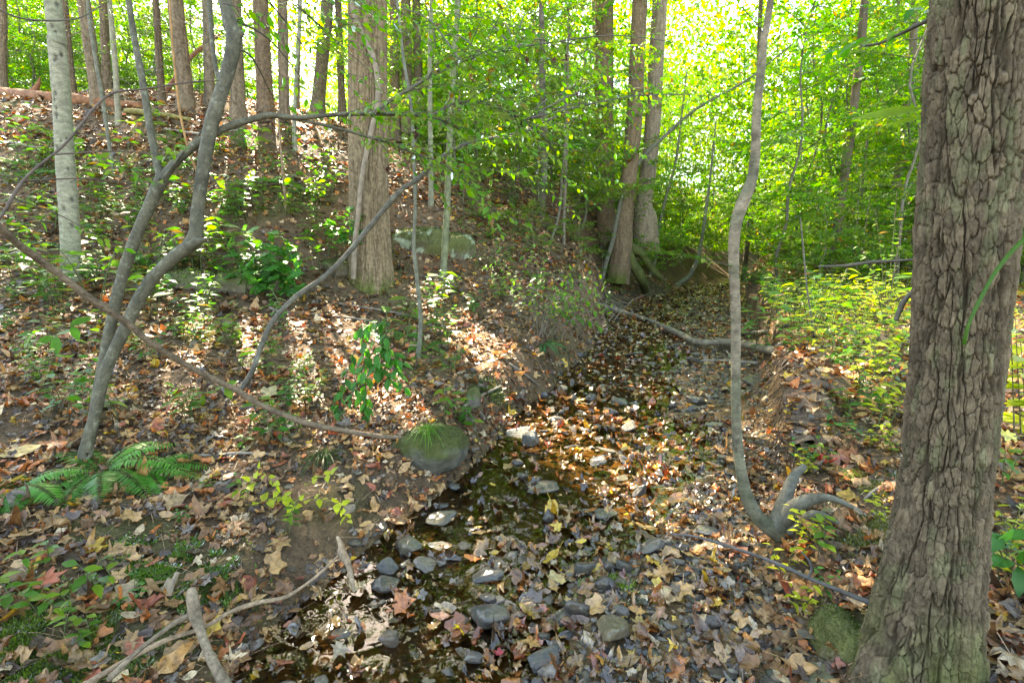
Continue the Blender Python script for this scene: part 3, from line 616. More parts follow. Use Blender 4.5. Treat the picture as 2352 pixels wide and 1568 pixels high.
for (x, y, t, k) in [(560, 20, 3.0, 5), (640, 30, 3.3, 5), (720, 45, 3.3, 6), (780, 20, 3.5, 6), (700, 110, 3.6, 4), (930, 20, 3.8, 6), (1060, 40, 4.0, 6), (1150, 60, 4.2, 6), (1220, 30, 4.3, 5), (1290, 120, 4.4, 6), (1150, 170, 4.2, 8), (1330, 220, 4.5, 8), (1250, 300, 4.6, 7), (1180, 380, 4.4, 5), (1380, 130, 4.8, 8), (1420, 250, 5, 7), (1300, 400, 5, 5), (1100, 300, 4.3, 6), (1480, 180, 5.2, 7), (1000, 90, 4, 6), (1560, 100, 5.4, 7), (1620, 220, 5.6, 6), (800, 120, 3.8, 3), (700, 190, 3.5, 3), (620, 210, 3.4, 2)]:
    c0 = at_t(x, y, t); allp = np.concatenate([spline(b_, 40) for b_ in (br1, br2, br3, br4, st1)]); a0 = allp[np.argmin(((allp - c0) ** 2).sum(1))]; c1 = (a0 + c0) / 2 + np.array([0, 0, .08]); tube(tw, np.array([a0, c1, c0, c0 + (c0 - c1) * .5]), [.007, .005, .0035, .001], 5, np.array([.07, .06, .045]), n=14)
    for _ in range(k):
        q = at_t(x + r2.uniform(-60, 60), y + r2.uniform(-40, 40), t + r2.uniform(-.3, .3)); spray(lv, tw, q, unit(np.array([1, r2.normal(0, .5), -.25 + r2.normal(0, .2)])), .45, .072, 9, r2, 'mix', r0=.0026)
part(tw, 'twigs', M['twig'], o); mb = MB(); lv.fill(mb, TEMP_LEAF); part(mb, 'foliage', M['leaf'], o)
# a few curled dead leaves still hanging on the twigs
mb = MB(); T2 = [litter_leaf('beech', 1.6, r2), litter_leaf('maple', 1.3, r2)]
for (x, y, t) in [(890, 392, 3.3), (1300, 135, 4.3), (955, 310, 3.4), (960, 345, 3.4), (1180, 265, 4.0), (1080, 180, 4.0), (1325, 215, 4.5), (1210, 140, 4.3), (1395, 180, 4.5), (1270, 140, 4.3)]:
    scatter(mb, T2[int(x) % 2], [at_t(x, y, t)], [(r2.normal(), r2.normal(), -1.5)], [(r2.normal(), -1, .3)], [.085], [(.10, .045, .03) if x % 3 else (.3, .16, .05)])
part(mb, 'withered_leaves', M['litter'], o)

# --- tulip tree in the middle with its climbing vine
g0 = on_ground(852, 640); YT = g0[1]
P, Rd = px_path([(852, 642, 104), (850, 560, 96), (848, 460, 92), (846, 340, 92), (845, 200, 91), (845, 100, 90), (845, 0, 89)], YT, ext=11, sink=.25)
o = thing('furrowed_tan_tree', 'stout tan tree with fine vertical furrows and a mossy foot below the slope', 'tree', g0)
mb = MB(); bark_tube(mb, P[:8], Rd[:8], 260, 520, .028, .30, .020, (.125, .09, .052), (.235, .172, .105), 12, flare=.12, flare_h=.25, lobes=4, moss=.55, edge=.5, fine=.003); part(mb, 'trunk', M['bark'], o)
mb = MB(); tube(mb, P[7:], Rd[7:], 18, (.2, .15, .1), .06, n=24); part(mb, 'upper_trunk', M['bark_far'], o); add_crown(o, P[-1], 2, 1.2)
P, Rd = px_curve([(812, 640, 12), (815, 560, 13), (822, 500, 12), (830, 420, 12), (846, 330, 13), (868, 230, 13), (862, 150, 12), (838, 90, 12), (815, 40, 11), (806, -10, 10)], depth(at_Y(812, 640, YT - .42)), depth(at_Y(806, -10, YT - .40)))
mb = MB(); tube(mb, P, Rd, 8, (.2, .155, .11), .25, n=60, freq=9); v = thing('woody_vine', 'thick bare vine winding up the stout tan trunk', 'vine', P[0]); part(mb, 'stem', M['twig'], v)

# --- twin trunks and their neighbour at the bend
TR = [('bend_tree', 'twin', [(1395, 562, 58), (1392, 520, 46), (1390, 400, 44), (1388, 250, 43), (1388, 100, 42), (1388, 0, 42)], 'tall straight brown trunk with mossy roots at the creek bend, touching its thinner twin', (.17, .115, .07)),
      ('bend_tree', 'twin', [(1428, 566, 50), (1434, 510, 40), (1443, 420, 38), (1455, 300, 37), (1464, 120, 36), (1470, 0, 35)], 'slightly leaning brown trunk growing from the same mossy foot as the straighter one', (.15, .105, .065)),
      ('bend_tree', None, [(1480, 505, 58), (1478, 470, 42), (1488, 400, 38), (1498, 300, 37), (1508, 120, 36), (1516, 0, 35)], 'grey-brown trunk with a flared mossy foot standing behind the pair at the creek bend', (.22, .17, .12))]
for i, (nm, _, pts, lbl, c) in enumerate(TR):
    g0 = on_ground(pts[0][0], pts[0][1]); g0 = g0 if g0 is not None and g0[1] < 15 else np.array([0, 12.5 + i, 0])
    Y = g0[1]; P, Rd = px_path(pts, Y, ext=8, sink=1.0); o = thing(nm, lbl, 'tree', (P[1][0], P[1][1], P[1][2] - .3), 'tall trunks at the creek bend')
    mb = MB(); bark_tube(mb, P, Rd, 90, 300, .045, .28, .016, np.array(c) * .8, np.array(c) * 1.3, 20 + i, flare=.1, flare_h=.3, moss=.5, edge=.5); part(mb, 'trunk', M['bark'], o); add_crown(o, P[-1], i, 1.1)
    if i == 1:
        for rp in [[(1430, 560, 30), (1450, 600, 26), (1475, 640, 22), (1485, 680, 14)], [(1405, 565, 30), (1400, 610, 22), (1412, 650, 14)], [(1440, 560, 24), (1475, 585, 20), (1500, 620, 14), (1520, 640, 8)]]:
            Pr = []
            for (x, y, w) in rp:
                q = on_ground(x, y); q = at_Y(x, y, Y) if q is None or q[1] > Y + 1.5 else q; Pr.append(np.append(q, w / 2 / FPX * depth(q)))
            Pr = np.array(Pr); mb = MB(); tube(mb, Pr[:, :3], Pr[:, 3], 10, (.075, .085, .025), .35, n=30, freq=6); part(mb, 'root', M['rock'], o)

# --- hillside pines along the crest
pines = [  # x_top, x_base, y_base, width, description
    (6, 8, 205, 20, 'slim brown'), (148, 166, 198, 17, 'dark slender'), (192, 226, 238, 34, 'broad reddish brown'), (236, 246, 190, 22, 'dull brown'), (357, 372, 235, 18, 'thin reddish'),
    (402, 428, 245, 40, 'very broad reddish brown'), (476, 482, 240, 26, 'grey-brown'), (536, 548, 275, 36, 'broad dark'), (598, 610, 255, 38, 'stout dark brown'), (648, 653, 270, 25, 'straight light brown'),
    (688, 684, 235, 9, 'pole-thin'), (752, 730, 255, 30, 'leaning greyish'), (776, 786, 255, 17, 'slim reddish'), (905, 908, 300, 22, 'brown'), (932, 936, 280, 24, 'rough brown'), (956, 962, 255, 20, 'dark brown')]
rp = np.random.default_rng(31)
where = ['at the frame edge of the crest', 'behind the pale smooth tree', 'beside the pale smooth tree on the crest', 'just beyond the broad reddish trunk', 'close before the very broad crest trunk', 'on the crest above the fork', 'on the crest between fork and leaning stem', 'on the crest behind the leaning stem', 'on the crest against open sky', 'on the crest against open sky', 'on the crest against open sky', 'bending on the crest against the sky', 'on the crest next to the stout tan tree', 'behind the stout tan tree', 'behind the stout tan tree', 'farther up behind the stout tan tree']
for i, (xt, xb, yb, w, ds) in enumerate(pines):
    g0 = on_ground(xb, yb)
    if g0 is None or g0[1] > 17: g0 = at_Y(xb, yb, 13.5); g0[2] = hz(g0[0], g0[1])
    g0 = g0.copy(); g0[1] = g0[1]
    P, Rd = px_path([(xb, yb, w * 1.25), (xb - (xb - xt) * .12, yb * .85, w * 1.03), ((xt + xb) / 2, yb * .5, w), (xt, 0, w * .94)], g0[1], ext=7.5, sink=.3)
    c = np.array([.115, .085, .058]) * rp.uniform(.75, 1.25) * (np.array([.9, 1, 1.05]) if 'grey' in ds else 1)
    o = thing('crest_tree', f'{ds} trunk {where[i]}', 'tree', g0, 'tree trunks along the hill crest')
    mb = MB(); bark_tube(mb, P, Rd, 64, 260, .05, .24, .016, c, c * 1.7, 40 + i, flare=.1, flare_h=.2, edge=.5); part(mb, 'trunk', M['bark'], o)
    if w > 15: add_crown(o, P[-1], i, rp.uniform(.9, 1.2))
    # dead side twigs on the lower trunk
    if w > 12:
        tw = MB()
        for k in range(17):
            q = P[1] * (1 - k / 19) + P[4] * (k / 19); d = unit(np.array([rp.normal(), rp.normal() * .6 - .3, rp.normal() * .25])); L = rp.uniform(.3, 1.1); m1 = q + d * L * .5 + rp.normal(0, .05, 3)
            tube(tw, np.array([q, m1, q + d * L + np.array([0, 0, -.15 * L])]), [.008, .005, .002], 4, (.12, .10, .08), n=7)
            for kk in range(2):
                d2 = unit(d + rp.normal(0, .6, 3)); tube(tw, np.array([m1, m1 + d2 * L * .4]), [.004, .0015], 3, (.13, .11, .09))
        part(tw, 'dead_twigs', M['twig'], o)

# --- slender bare stems, each its own tree
thin = [
    ('leaning_sapling', 'thin dark sapling arching up from bare roots across the stout tan trunk', [(545, 905, 18), (560, 885, 14), (580, 850, 13), (606, 780, 13), (632, 730, 13), (682, 680, 13), (740, 640, 13), (792, 590, 12), (850, 520, 12), (900, 460, 12), (930, 430, 11), (962, 410, 11), (1000, 372, 10), (1060, 335, 9), (1130, 318, 8), (1200, 305, 7), (1262, 275, 5), (1310, 258, 3)], 1.6, (.085, .076, .058), 0),
    ('slim_sapling', 'slim upright grey-green sapling rising between the mossy boulder and the twiggy bush', [(960, 822, 12), (966, 740, 10), (958, 640, 10), (950, 560, 9), (954, 480, 8), (950, 350, 8), (945, 250, 7), (926, 130, 7), (919, 60, 6), (910, -20, 6)], .5, (.12, .12, .085), 2),
    ('slim_sapling', 'straight olive sapling trunk before the lichened ledge', [(1018, 632, 22), (1020, 600, 16), (1026, 500, 15), (1030, 400, 14), (1036, 250, 14), (1045, 100, 13), (1052, -20, 12)], .2, (.14, .15, .08), 4),
    ('slim_sapling', 'pale thin sapling close behind the olive one at the ledge', [(990, 470, 14), (990, 400, 12), (988, 250, 11), (988, 100, 10), (992, -20, 9)], .3, (.17, .17, .11), 4),
    ('slim_sapling', 'thin sapling bowing from the creek bank in front of the twin trunks', [(1382, 648, 12), (1390, 610, 11), (1408, 550, 11), (1430, 450, 10), (1470, 370, 9), (1530, 310, 8), (1600, 250, 7), (1690, 200, 6), (1735, 170, 5), (1800, 118, 4), (1880, 50, 3)], 1.0, (.11, .105, .075), 0),
    ('slim_sapling', 'slender sapling with a pale-blotched foot just past the twin trunks', [(1492, 632, 12), (1506, 590, 9), (1514, 520, 8), (1530, 450, 8), (1550, 380, 7), (1562, 300, 5)], .6, (.13, .13, .085), 2),
    ('slim_sapling', 'crooked thin sapling swept out over the creek from the cut bank', [(1555, 655, 13), (1582, 635, 11), (1600, 600, 10), (1610, 560, 9), (1622, 480, 8), (1632, 400, 6)], .5, (.16, .155, .12), 2),
    ('slim_sapling', 'thin straight stem leaning on the slope beside the ferns and the smooth grey tree', [(262, 400, 9), (250, 330, 9), (238, 240, 10), (222, 150, 10), (208, 60, 10), (200, -10, 9)], .4, (.13, .125, .09), 2),
    ('slim_sapling', 'light slim trunk standing before the rotten log', [(272, 285, 16), (270, 240, 15), (265, 150, 14), (256, 50, 13), (250, -10, 12)], .2, (.22, .2, .14), 3),
    ('slim_sapling', 'thin stem on the slope right of the leaning stem under the crest'.replace('right of', 'just past'), [(678, 345, 11), (676, 280, 10), (680, 180, 9), (686, 80, 9), (690, -10, 8)], .2, (.2, .19, .14), 3),
    ('slim_sapling', 'small bare brown stem on the sunlit leaf patch of the slope', [(656, 475, 7), (652, 420, 6), (645, 340, 5), (640, 270, 4)], .2, (.2, .13, .08), 0),
    ('slim_sapling', 'slender dark stem standing on the hillside in the middle of the foliage', [(1245, 500, 12), (1248, 420, 17), (1250, 330, 16), (1246, 200, 15), (1244, 60, 13)], .2, (.10, .085, .06), 3),
    ('slim_sapling', 'whip-thin sapling on the sunny bank beyond the undercut', [(1870, 775, 6), (1862, 720, 5), (1852, 650, 4), (1844, 560, 4), (1838, 500, 3)], .2, (.10, .085, .07), 0),
    ('slim_sapling', 'narrow pole-like sapling at the far bend by the hillside', [(1295, 560, 8), (1296, 480, 8), (1300, 380, 8), (1302, 260, 7)], .2, (.12, .10, .07), 2),
]
rt = np.random.default_rng(77)
for i, (nm, lbl, pts, dY, c, ext) in enumerate(thin):
    g0 = on_ground(pts[0][0], pts[0][1])
    if g0 is None: g0 = at_Y(pts[0][0], pts[0][1], 13)
    o = thing(nm, lbl, 'sapling', g0, 'slender saplings'); P, Rd = px_path(pts, g0[1], dY, ext, sink=.08); mb = MB(); tube(mb, P, Rd, 10, c, .12, n=90, seed=i, freq=10)
    V = mb.V[0]; sp = sstep(.25, .5, fbm(V * 14, 3, 5))[:, None]; mb.C[0] = mb.C[0] * (1 - .4 * sp) + np.array([.25, .26, .2]) * .4 * sp
    part(mb, 'trunk', M['bark_smooth'], o)
    lv, tw = Leaves(), MB(); r2 = rt
    if i == 0:
        dress(P, 20, .5, .06, 11, s0=.58); 
        for rr in [[(548, 900), (540, 940), (552, 975)], [(550, 900), (575, 935), (590, 965)], [(545, 900), (560, 950), (575, 985)]]:
            Q = np.array([at_t(x, y, depth(g0) - .02 * k) for k, (x, y) in enumerate(rr)]); mb = MB(); tube(mb, Q, [.016, .01, .005], 6, (.13, .12, .10), .3, n=14, freq=20); part(mb, 'root', M['twig'], o)
    elif ext and i not in (12,): dress(P, 9 + 3 * ext, .7, .07, 11, s0=.35, kind='sun' if i > 3 else 'mix')
    elif i == 4: dress(P, 22, .7, .07, 12, s0=.4, kind='sun')
    if lv.p:
        part(tw, 'twigs', M['twig'], o); mb = MB(); lv.fill(mb, TEMP_LEAF); part(mb, 'foliage', M['leaf'], o)

# ------------------------------------------------------------------ thicket: copies of the saplings and shrubs
ru = np.random.default_rng(101)
spots = []
def free(x, y, d):
    return all((x - a) ** 2 + (y - b) ** 2 > d * d for a, b in spots)
def try_fill(n, fn, d, tries=4000):
    got = []
    for _ in range(tries):
        if len(got) >= n: break
        x, y = fn()
        if x is None or not free(x, y, d): continue
        zz = hz(x, y)
        if d > .9 and any(shades(x, y, zz + h, 1.0) for h in (1.5, 3, 4.5, 6)) and ru.random() < .93: continue
        spots.append((x, y)); got.append((x, y))
    return got
def reg_right():
    y = ru.uniform(9.0, 34); x = ru.uniform(-1, 1.25) * y
    if x < float(xr(np.array([y]))[0]) + .7: return None, None
    return x, y
def reg_mid():
    y = ru.uniform(9.5, 26); x = ru.uniform(-.22, .5) * y
    if x > float(xl(np.array([y]))[0]) - .6: return None, None
    if y < 13 and x < .2: return None, None
    if y < 12 and .10 < x / y < .34: return None, None
    return x, y
def reg_crest():
    y = ru.uniform(15, 27); u = ru.uniform(-1.15, -.2)
    if -.58 < u < -.38 and ru.random() < .45: return None, None
    return u * y, y
AD = ['broad', 'slender', 'tall', 'airy', 'dense']
for (x, y) in try_fill(95, reg_right, 1.15):
    lab = f'{random.choice(AD)} yellow-green sapling in the sunlit thicket across the creek' if y < 20 else 'bright leafy sapling deep in the sunlit thicket'
    place(random.choice(SAP), (x, y, hz(x, y) - .05), ru.uniform(0, 6.3), ru.uniform(.8, 1.3) * (1.25 if y > 20 else 1), lab, GU)
for (x, y) in try_fill(64, reg_mid, .85):
    place(random.choice(SAP), (x, y, hz(x, y) - .05), ru.uniform(0, 6.3), ru.uniform(.65, 1.1), f'{random.choice(AD)} leafy sapling on the wooded slope before the creek bend', 'leafy saplings on the slope')
for (x, y) in try_fill(58, reg_crest, .95):
    place(random.choice(SAP), (x, y, hz(x, y) - .05), ru.uniform(0, 6.3), ru.uniform(.7, 1.15), 'sunlit sapling behind the trunks of the hill crest', 'leafy saplings behind the crest')
def reg_shr():
    y = ru.uniform(8.5, 17); x = ru.uniform(.3, 1.2) * y
    if x < float(xr(np.array([y]))[0]) + .6: return None, None
    return x, y
for (x, y) in try_fill(60, reg_shr, .6):
    place(random.choice(SHR), (x, y, hz(x, y) - .03), ru.uniform(0, 6.3), ru.uniform(.5, 1.05), 'green shrub in the low thicket beyond the sunny bank', 'shrubs beyond the sunny bank')
def reg_shr2():
    y = ru.uniform(9, 15); x = ru.uniform(-.1, .3) * y
    if x > float(xl(np.array([y]))[0]) - .5: return None, None
    return x, y
for (x, y) in try_fill(9, reg_shr2, .9):
    place(random.choice(SHR), (x, y, hz(x, y) - .03), ru.uniform(0, 6.3), ru.uniform(.3, .55), 'small shrub on the slope leading to the twin trunks', 'small shrubs on the slope')
# high trees of the floodplain whose crowns close the canopy over the creek
for i, (x, y) in enumerate([(7.5, 11.5), (11, 14.5), (9.5, 20), (15, 19), (3.5, 22), (19, 26), (24, 22), (-12, 19)]):
    H = ru.uniform(13, 16); z = hz(x, y); P = np.array([[x, y, z - .2], [x + .1, y, z + H * .35], [x - .15, y + .1, z + H * .7], [x, y, z + H]]); mb = MB(); w = ru.uniform(.07, .12)
    c = np.array([.13, .10, .07]) * ru.uniform(.8, 1.3); tube(mb, P, [w * 1.2, w, w * .85, w * .5], 14, c, .12, n=60, seed=i, freq=5)
    o = thing('thicket_tree', ['slim brown trunk rising out of the sunlit thicket', 'straight grey trunk half hidden in the sunlit thicket'][i % 2], 'tree', (x, y, z), 'trunks within the thicket'); part(mb, 'trunk', M['bark_far'], o); add_crown(o, P[-1], i, ru.uniform(1, 1.35))
# far-off wood closing the view
lv = []; N = 520000
y = 32 + ru.random(N) ** 1.5 * 50; u = ru.uniform(-1.3, 1.35, N); x = u * y; z0 = height(x, y); hh = ru.random(N) ** 1.15 * 28
keep = fbm(np.stack([x * .16, y * .12, hh * .22], -1), 3, 55) > (-.24 + .007 * hh + np.where((u > -.60) & (u < -.36), .16, 0) + np.where((u > .6) & (u < .95) & (hh > 10), .12, 0) + np.where(u < -.2, .1, 0))
x, y, z0, hh = x[keep], y[keep], z0[keep], hh[keep]; n = len(x)
cc = np.stack([live_col(ru, 'sun') for _ in range(400)])[ru.integers(0, 400, n)]
mb = MB(); scatter(mb, TEMP_TINY[0], np.stack([x, y, z0 + hh], -1), ru.normal(0, 1, (n, 3)), unit(ru.normal(0, .6, (n, 3)) + np.array([0, 0, 1])), ru.uniform(.3, .55, n), cc)
tag(lone(mb, 'distant_woods', M['leaf_far']), 'hazy bright mass of far woodland leaves beyond the thicket', 'woods', kind='stuff')

# ------------------------------------------------------------------ ledge, boulder, log
def rock_mb(center, size, rng, seed, col, n=40, box=0.0, K=26, moss=0.0, rot=0.0, flat_top=.0, lichen=0.0, sharp=.35, mossc=(.07, .085, .018)):
    th = np.linspace(0, 2 * PI, n * 2, endpoint=False); ph = np.linspace(-PI / 2, PI / 2, n)
    d = np.stack([np.cos(ph)[:, None] * np.cos(th), np.cos(ph)[:, None] * np.sin(th), np.sin(ph)[:, None] * np.ones(2 * n)], -1)
    nn = unit(np.random.default_rng(seed).normal(0, 1, (K, 3))); dk = np.random.default_rng(seed + 1).uniform(.62 if K < 20 else .76, 1.02, K)
    pw = 12 + 30 * sharp; q = d / ((np.maximum(d @ nn.T / dk, 0) ** pw).sum(-1, keepdims=True) + .35 ** pw) ** (1 / pw)
    if box:
        qb = d / ((np.abs(d) ** 7).sum(-1, keepdims=True)) ** (1 / 7) * .88; q = q * (1 - box) + qb * box
    r = 1 + .09 * fbm(d * 1.5 + seed, 3, seed) + .05 * fbm(d * 5 + seed, 3, seed + 1) + .02 * fbm(d * 14 + seed, 3, seed + 6)
    V = q * r[..., None] * np.asarray(size) / 2
    c_, s_ = math.cos(rot), math.sin(rot); V = np.stack([V[..., 0] * c_ - V[..., 1] * s_, V[..., 0] * s_ + V[..., 1] * c_, V[..., 2]], -1)
    C = np.tile(np.asarray(col, float), V.shape[:2] + (1,)) * (1 + .25 * fbm(d * 3, 3, seed + 2))[..., None]
    if moss:
        m = (sstep(-.15, .45, d[..., 2] + .6 * fbm(d * 2.4, 3, seed + 3)) * moss)[..., None]; C = C * (1 - m) + np.array(mossc) * m
    if lichen:
        l = (sstep(.18, .26, fbm(d * 3.2 + 3, 3, seed + 4)) * lichen)[..., None]; C = C * (1 - l) + np.array([.26, .30, .20]) * l
    return MB().add((V + np.asarray(center)).reshape(-1, 3), grid_faces(n, 2 * n), C.reshape(-1, 3))
pL = at_Y(985, 552, 8.0) + np.array([0, .1, -.12])
mb = rock_mb(pL + np.array([-.25, .35, -.08]), (1.2, .9, 1.0), ru, 5, (.115, .095, .06), 80, box=.55, moss=.75, rot=.08, lichen=.9, sharp=.5)
for dx, dy, dz, sz, sd_ in [(.42, .3, -.14, (.75, .8, .85), 6), (.1, .2, -.42, (.8, .6, .45), 8)]:
    m2 = rock_mb(pL + np.array([dx, dy, dz]), sz, ru, sd_, (.115, .095, .06), 50, box=.5, moss=.8, rot=-.1, lichen=.8, sharp=.5); mb.add(m2.V[0], m2.F, m2.C[0])
tag(lone(mb, 'rock_ledge', M['rock'], tuple(pL)), 'mossy tan rock ledge with pale green lichen patches in the slope behind the stout trunk', 'rock')
for (x, y, wx_, hz_, lbl) in [(560, 660, 1.0, .55, 'low mossy bank rock under the lobed-leaf shrub'), (770, 620, .5, .35, 'small mossy rock between shrub and stout tan trunk'), (430, 655, .7, .4, 'earthy mossy rock behind the forked stems')]:
    p = on_ground(x, y); mb = rock_mb(p + np.array([0, .15, .0]), (wx_, .6, hz_), ru, int(x), (.13, .11, .075), 40, moss=.7, rot=.2, sharp=.4, box=.3); tag(lone(mb, 'bank_rock', M['rock'], tuple(p)), lbl, 'rock')
p = on_ground(985, 1085); BW = 165 / FPX * depth(p)
mb = rock_mb(p + np.array([0, BW * .3, BW * .2]), (BW * 1.14, BW * .85, BW * .74), ru, 17, (.085, .08, .06), 70, moss=.95, rot=.1, box=.25, sharp=.1, mossc=(.055, .062, .014))
tag(lone(mb, 'mossy_boulder', M['rock'], tuple(p)), 'rounded boulder with green moss and a grass tuft at the water edge', 'rock'); BOULDER = p + np.array([0, BW * .3, BW * .53])
p = on_ground(1088, 935); w_ = 38 / FPX * depth(p); mb = rock_mb(p + np.array([0, .02, w_ * .5]), (w_, w_ * .7, w_ * 1.6), ru, 23, (.14, .125, .10), 40, moss=.8, rot=.4); tag(lone(mb, 'upright_stone', M['rock'], tuple(p)), 'upright half-mossy stone stuck in the leafy bank above the boulder', 'rock')
p = on_ground(1940, 1500); p = at_Y(1935, 1470, 1.62)
mb = rock_mb(p + np.array([.02, .0, -.12]), (.24, .3, .52), ru, 29, (.16, .12, .08), 60, moss=.8, rot=.3, sharp=.1, box=.3, mossc=(.07, .085, .016)); tag(lone(mb, 'moss_mound', M['rock'], tuple(p)), 'mossy soil mound clinging to the foot of the thick rough trunk', 'mound')
p = at_Y(1900, 1560, 1.5); mb = rock_mb(p + np.array([0, 0, -.06]), (.24, .2, .16), ru, 33, (.2, .17, .13), 40, moss=.5, rot=.9); tag(lone(mb, 'bank_rock', M['rock'], tuple(p)), 'pale stone with a mossy edge below the moss mound', 'rock')
def moss_fur(o, rng, n, size=.014, col=(.075, .10, .016), lim=.25):
    me = o.data; V = np.empty(len(me.vertices) * 3); me.vertices.foreach_get('co', V); V = V.reshape(-1, 3); Nn = np.empty(len(V) * 3); me.vertices.foreach_get('normal', Nn); Nn = Nn.reshape(-1, 3)
    ok = np.where(Nn[:, 2] + .5 * fbm(V * 7, 3, 12) > lim)[0]
    if not len(ok): return
    i = rng.choice(ok, n); p = V[i] + rng.normal(0, size * .8, (n, 3)) * (1 - .8 * np.abs(Nn[i])); mb = MB()
    scatter(mb, leaf_tiny(.25, .2, .2), p + np.array(o.location), Nn[i] + rng.normal(0, .6, (n, 3)), rng.normal(0, 1, (n, 3)), size * rng.uniform(.5, 1.4, n), np.array(col) * rng.uniform(.5, 1.5, (n, 1)))
    c = bpy.data.objects.new('moss', mb.mesh('moss', M['leaf_dark'], o.location)); COL.objects.link(c); c.parent = o; c['kind'] = 'stuff'
for nm_, n_, lim_ in [('mossy_boulder', 9000, .35), ('moss_mound', 9000, -.1), ('upright_stone', 2500, .35), ('bank_rock', 3500, .35), ('bank_rock.001', 2500, .35), ('bank_rock.002', 2500, .35), ('rock_ledge', 9000, .45)]:
    if nm_ in bpy.data.objects: moss_fur(bpy.data.objects[nm_], ru, n_, .006 if nm_ in ('mossy_boulder', 'moss_mound', 'upright_stone') else .022, lim=lim_)
def px_on(pts, up=.0, fallback=13.0):
    Pp, Rr = [], []
    for (x, y, w) in pts:
        q = on_ground(x, y); q = at_Y(x, y, fallback) if q is None else q; q = q + np.array([0, 0, w / 2 / FPX * depth(q) + up]); Pp.append(q); Rr.append(w / 2 / FPX * depth(q))
    return np.array(Pp), np.array(Rr)
def limb(name, lbl, cat, pts, mat, col, up=0.0, bump=.2, n=60, seg=10, freq=12, group=None, P=None, Rd=None, kids=()):
    if P is None: P, Rd = px_on(pts, up)
    mb = MB(); tube(mb, P, Rd, seg, col, bump, n=n, seed=int(len(lbl)), freq=freq); o = lone(mb, name, mat, tuple(P[0])); tag(o, lbl, cat, group)
    for kp, kr in kids:
        mk = MB(); tube(mk, kp, kr, 6, col, bump, n=16, freq=freq); c = bpy.data.objects.new('twig', mk.mesh('twig', mat, P[0])); COL.objects.link(c); c.parent = o
    return o
WD = M['wood']
limb('fallen_log', 'rotten orange-brown log lying along the hill crest behind the smooth grey tree', 'log', [(-40, 216, 26), (60, 222, 26), (150, 232, 27), (250, 240, 24), (330, 245, 20)], WD, (.22, .10, .05), -.1, .25, 60, 14, 4)
limb('fallen_log', 'shorter mossy yellowish log lying on the slope below the rotten orange log', 'log', [(290, 262, 12), (360, 268, 12), (440, 280, 9)], WD, (.2, .17, .06), 0, .25, 40, 10, 4)
limb('broken_snag', 'broken reddish branch leaning up from the rotten log to the trunks', 'branch', None, WD, (.24, .12, .07), P=np.array([at_Y(340, 262, 11.5), at_Y(385, 205, 11.5), at_Y(440, 130, 11.7), at_Y(505, 80, 11.9)]), Rd=[.06, .05, .045, .02])
limb('broken_snag', 'jagged upright splinter of wood standing on the rotten log', 'branch', None, WD, (.24, .11, .06), P=np.array([at_Y(70, 218, 11.3), at_Y(85, 200, 11.3), at_Y(92, 178, 11.3)]), Rd=[.08, .05, .01])
# the long dead branch propped across the near bank
for pts_, ta, tb, nm_, lb_, cl_ in [([(-80, 600, 10), (0, 500, 9), (60, 408, 8), (150, 330, 7), (245, 222, 6), (330, 205, 5), (430, 190, 4), (505, 185, 2)], 2.0, 2.6, 'slim_sapling', 'thin dark bough slanting up from the frame edge across the smooth grey tree', (.085, .06, .045)),
                                 ([(452, 395, 5), (432, 340, 6), (412, 250, 6), (398, 120, 5), (388, -10, 4)], 2.9, 3.1, 'slim_sapling', 'thin orange-brown whip rising between the forked stems', (.30, .15, .05)),
                                 ([(-30, 10, 5), (40, 40, 5), (110, 48, 5), (180, 42, 4), (235, 12, 3)], 3.0, 3.4, 'slim_sapling', 'thin bare bough curving across the top of the smooth grey tree', (.085, .07, .055))]:
    Pb, Rb = px_curve(pts_, ta, tb); o = thing(nm_, lb_, 'sapling', Pb[0], 'slender saplings'); mb = MB(); tube(mb, Pb, Rb, 8, cl_, .2, n=60, freq=20); part(mb, 'trunk', M['twig'], o)
    if ta < 2.5:
        tw, lv = MB(), Leaves()
        for (xa, ya, xb, yb) in [(55, 415, 330, 425), (120, 355, 420, 360), (30, 455, 230, 545)]:
            A = at_t(xa, ya, 2.2); B_ = at_t(xb, yb, 2.55); tube(tw, np.array([A, (A + B_) / 2 + [0, 0, .02], B_]), [.004, .003, .001], 5, cl_, n=14)
            for q_ in (.35, .6, .85): spray(lv, tw, A + (B_ - A) * q_, unit(B_ - A + ru.normal(0, .3, 3)), .22, .06, 6, ru, 'mix', r0=.0018)
        part(tw, 'twigs', M['twig'], o); mb = MB(); lv.fill(mb, TEMP_LEAF); part(mb, 'foliage', M['leaf'], o)
P, Rd = [], []
for (x, y, w, t) in [(-60, 470, 18, 1.9), (0, 524, 18, 2.0), (50, 566, 17, 2.1), (104, 606, 17, 2.2), (150, 640, 16, 2.27), (200, 680, 15, 2.34), (292, 742, 15, 2.5), (350, 790, 14, 2.62), (450, 850, 13, 2.85), (540, 894, 13, 3.02), (600, 930, 12, 3.1), (700, 970, 12, 3.2), (800, 990, 11, 3.28), (880, 1002, 10, 3.3), (945, 1006, 8, 3.32)]:
    P.append(at_t(x, y, t)); Rd.append(w / 2 / FPX * t)
limb('fallen_branch', 'long dead brown branch propped diagonally across the forked tree down to the boulder', 'branch', None, WD, (.14, .10, .065), 0, .22, 160, 12, 25, P=np.array(P), Rd=np.array(Rd))
limb('fallen_branch', 'bent grey branch lying across the creek from the twiggy bush to the undercut bank', 'branch', [(1330, 698, 9), (1400, 718, 11), (1480, 745, 12), (1555, 778, 14), (1602, 800, 14), (1680, 802, 16), (1780, 826, 20)], WD, (.18, .15, .105), .05, .2, 90, 12, 12)
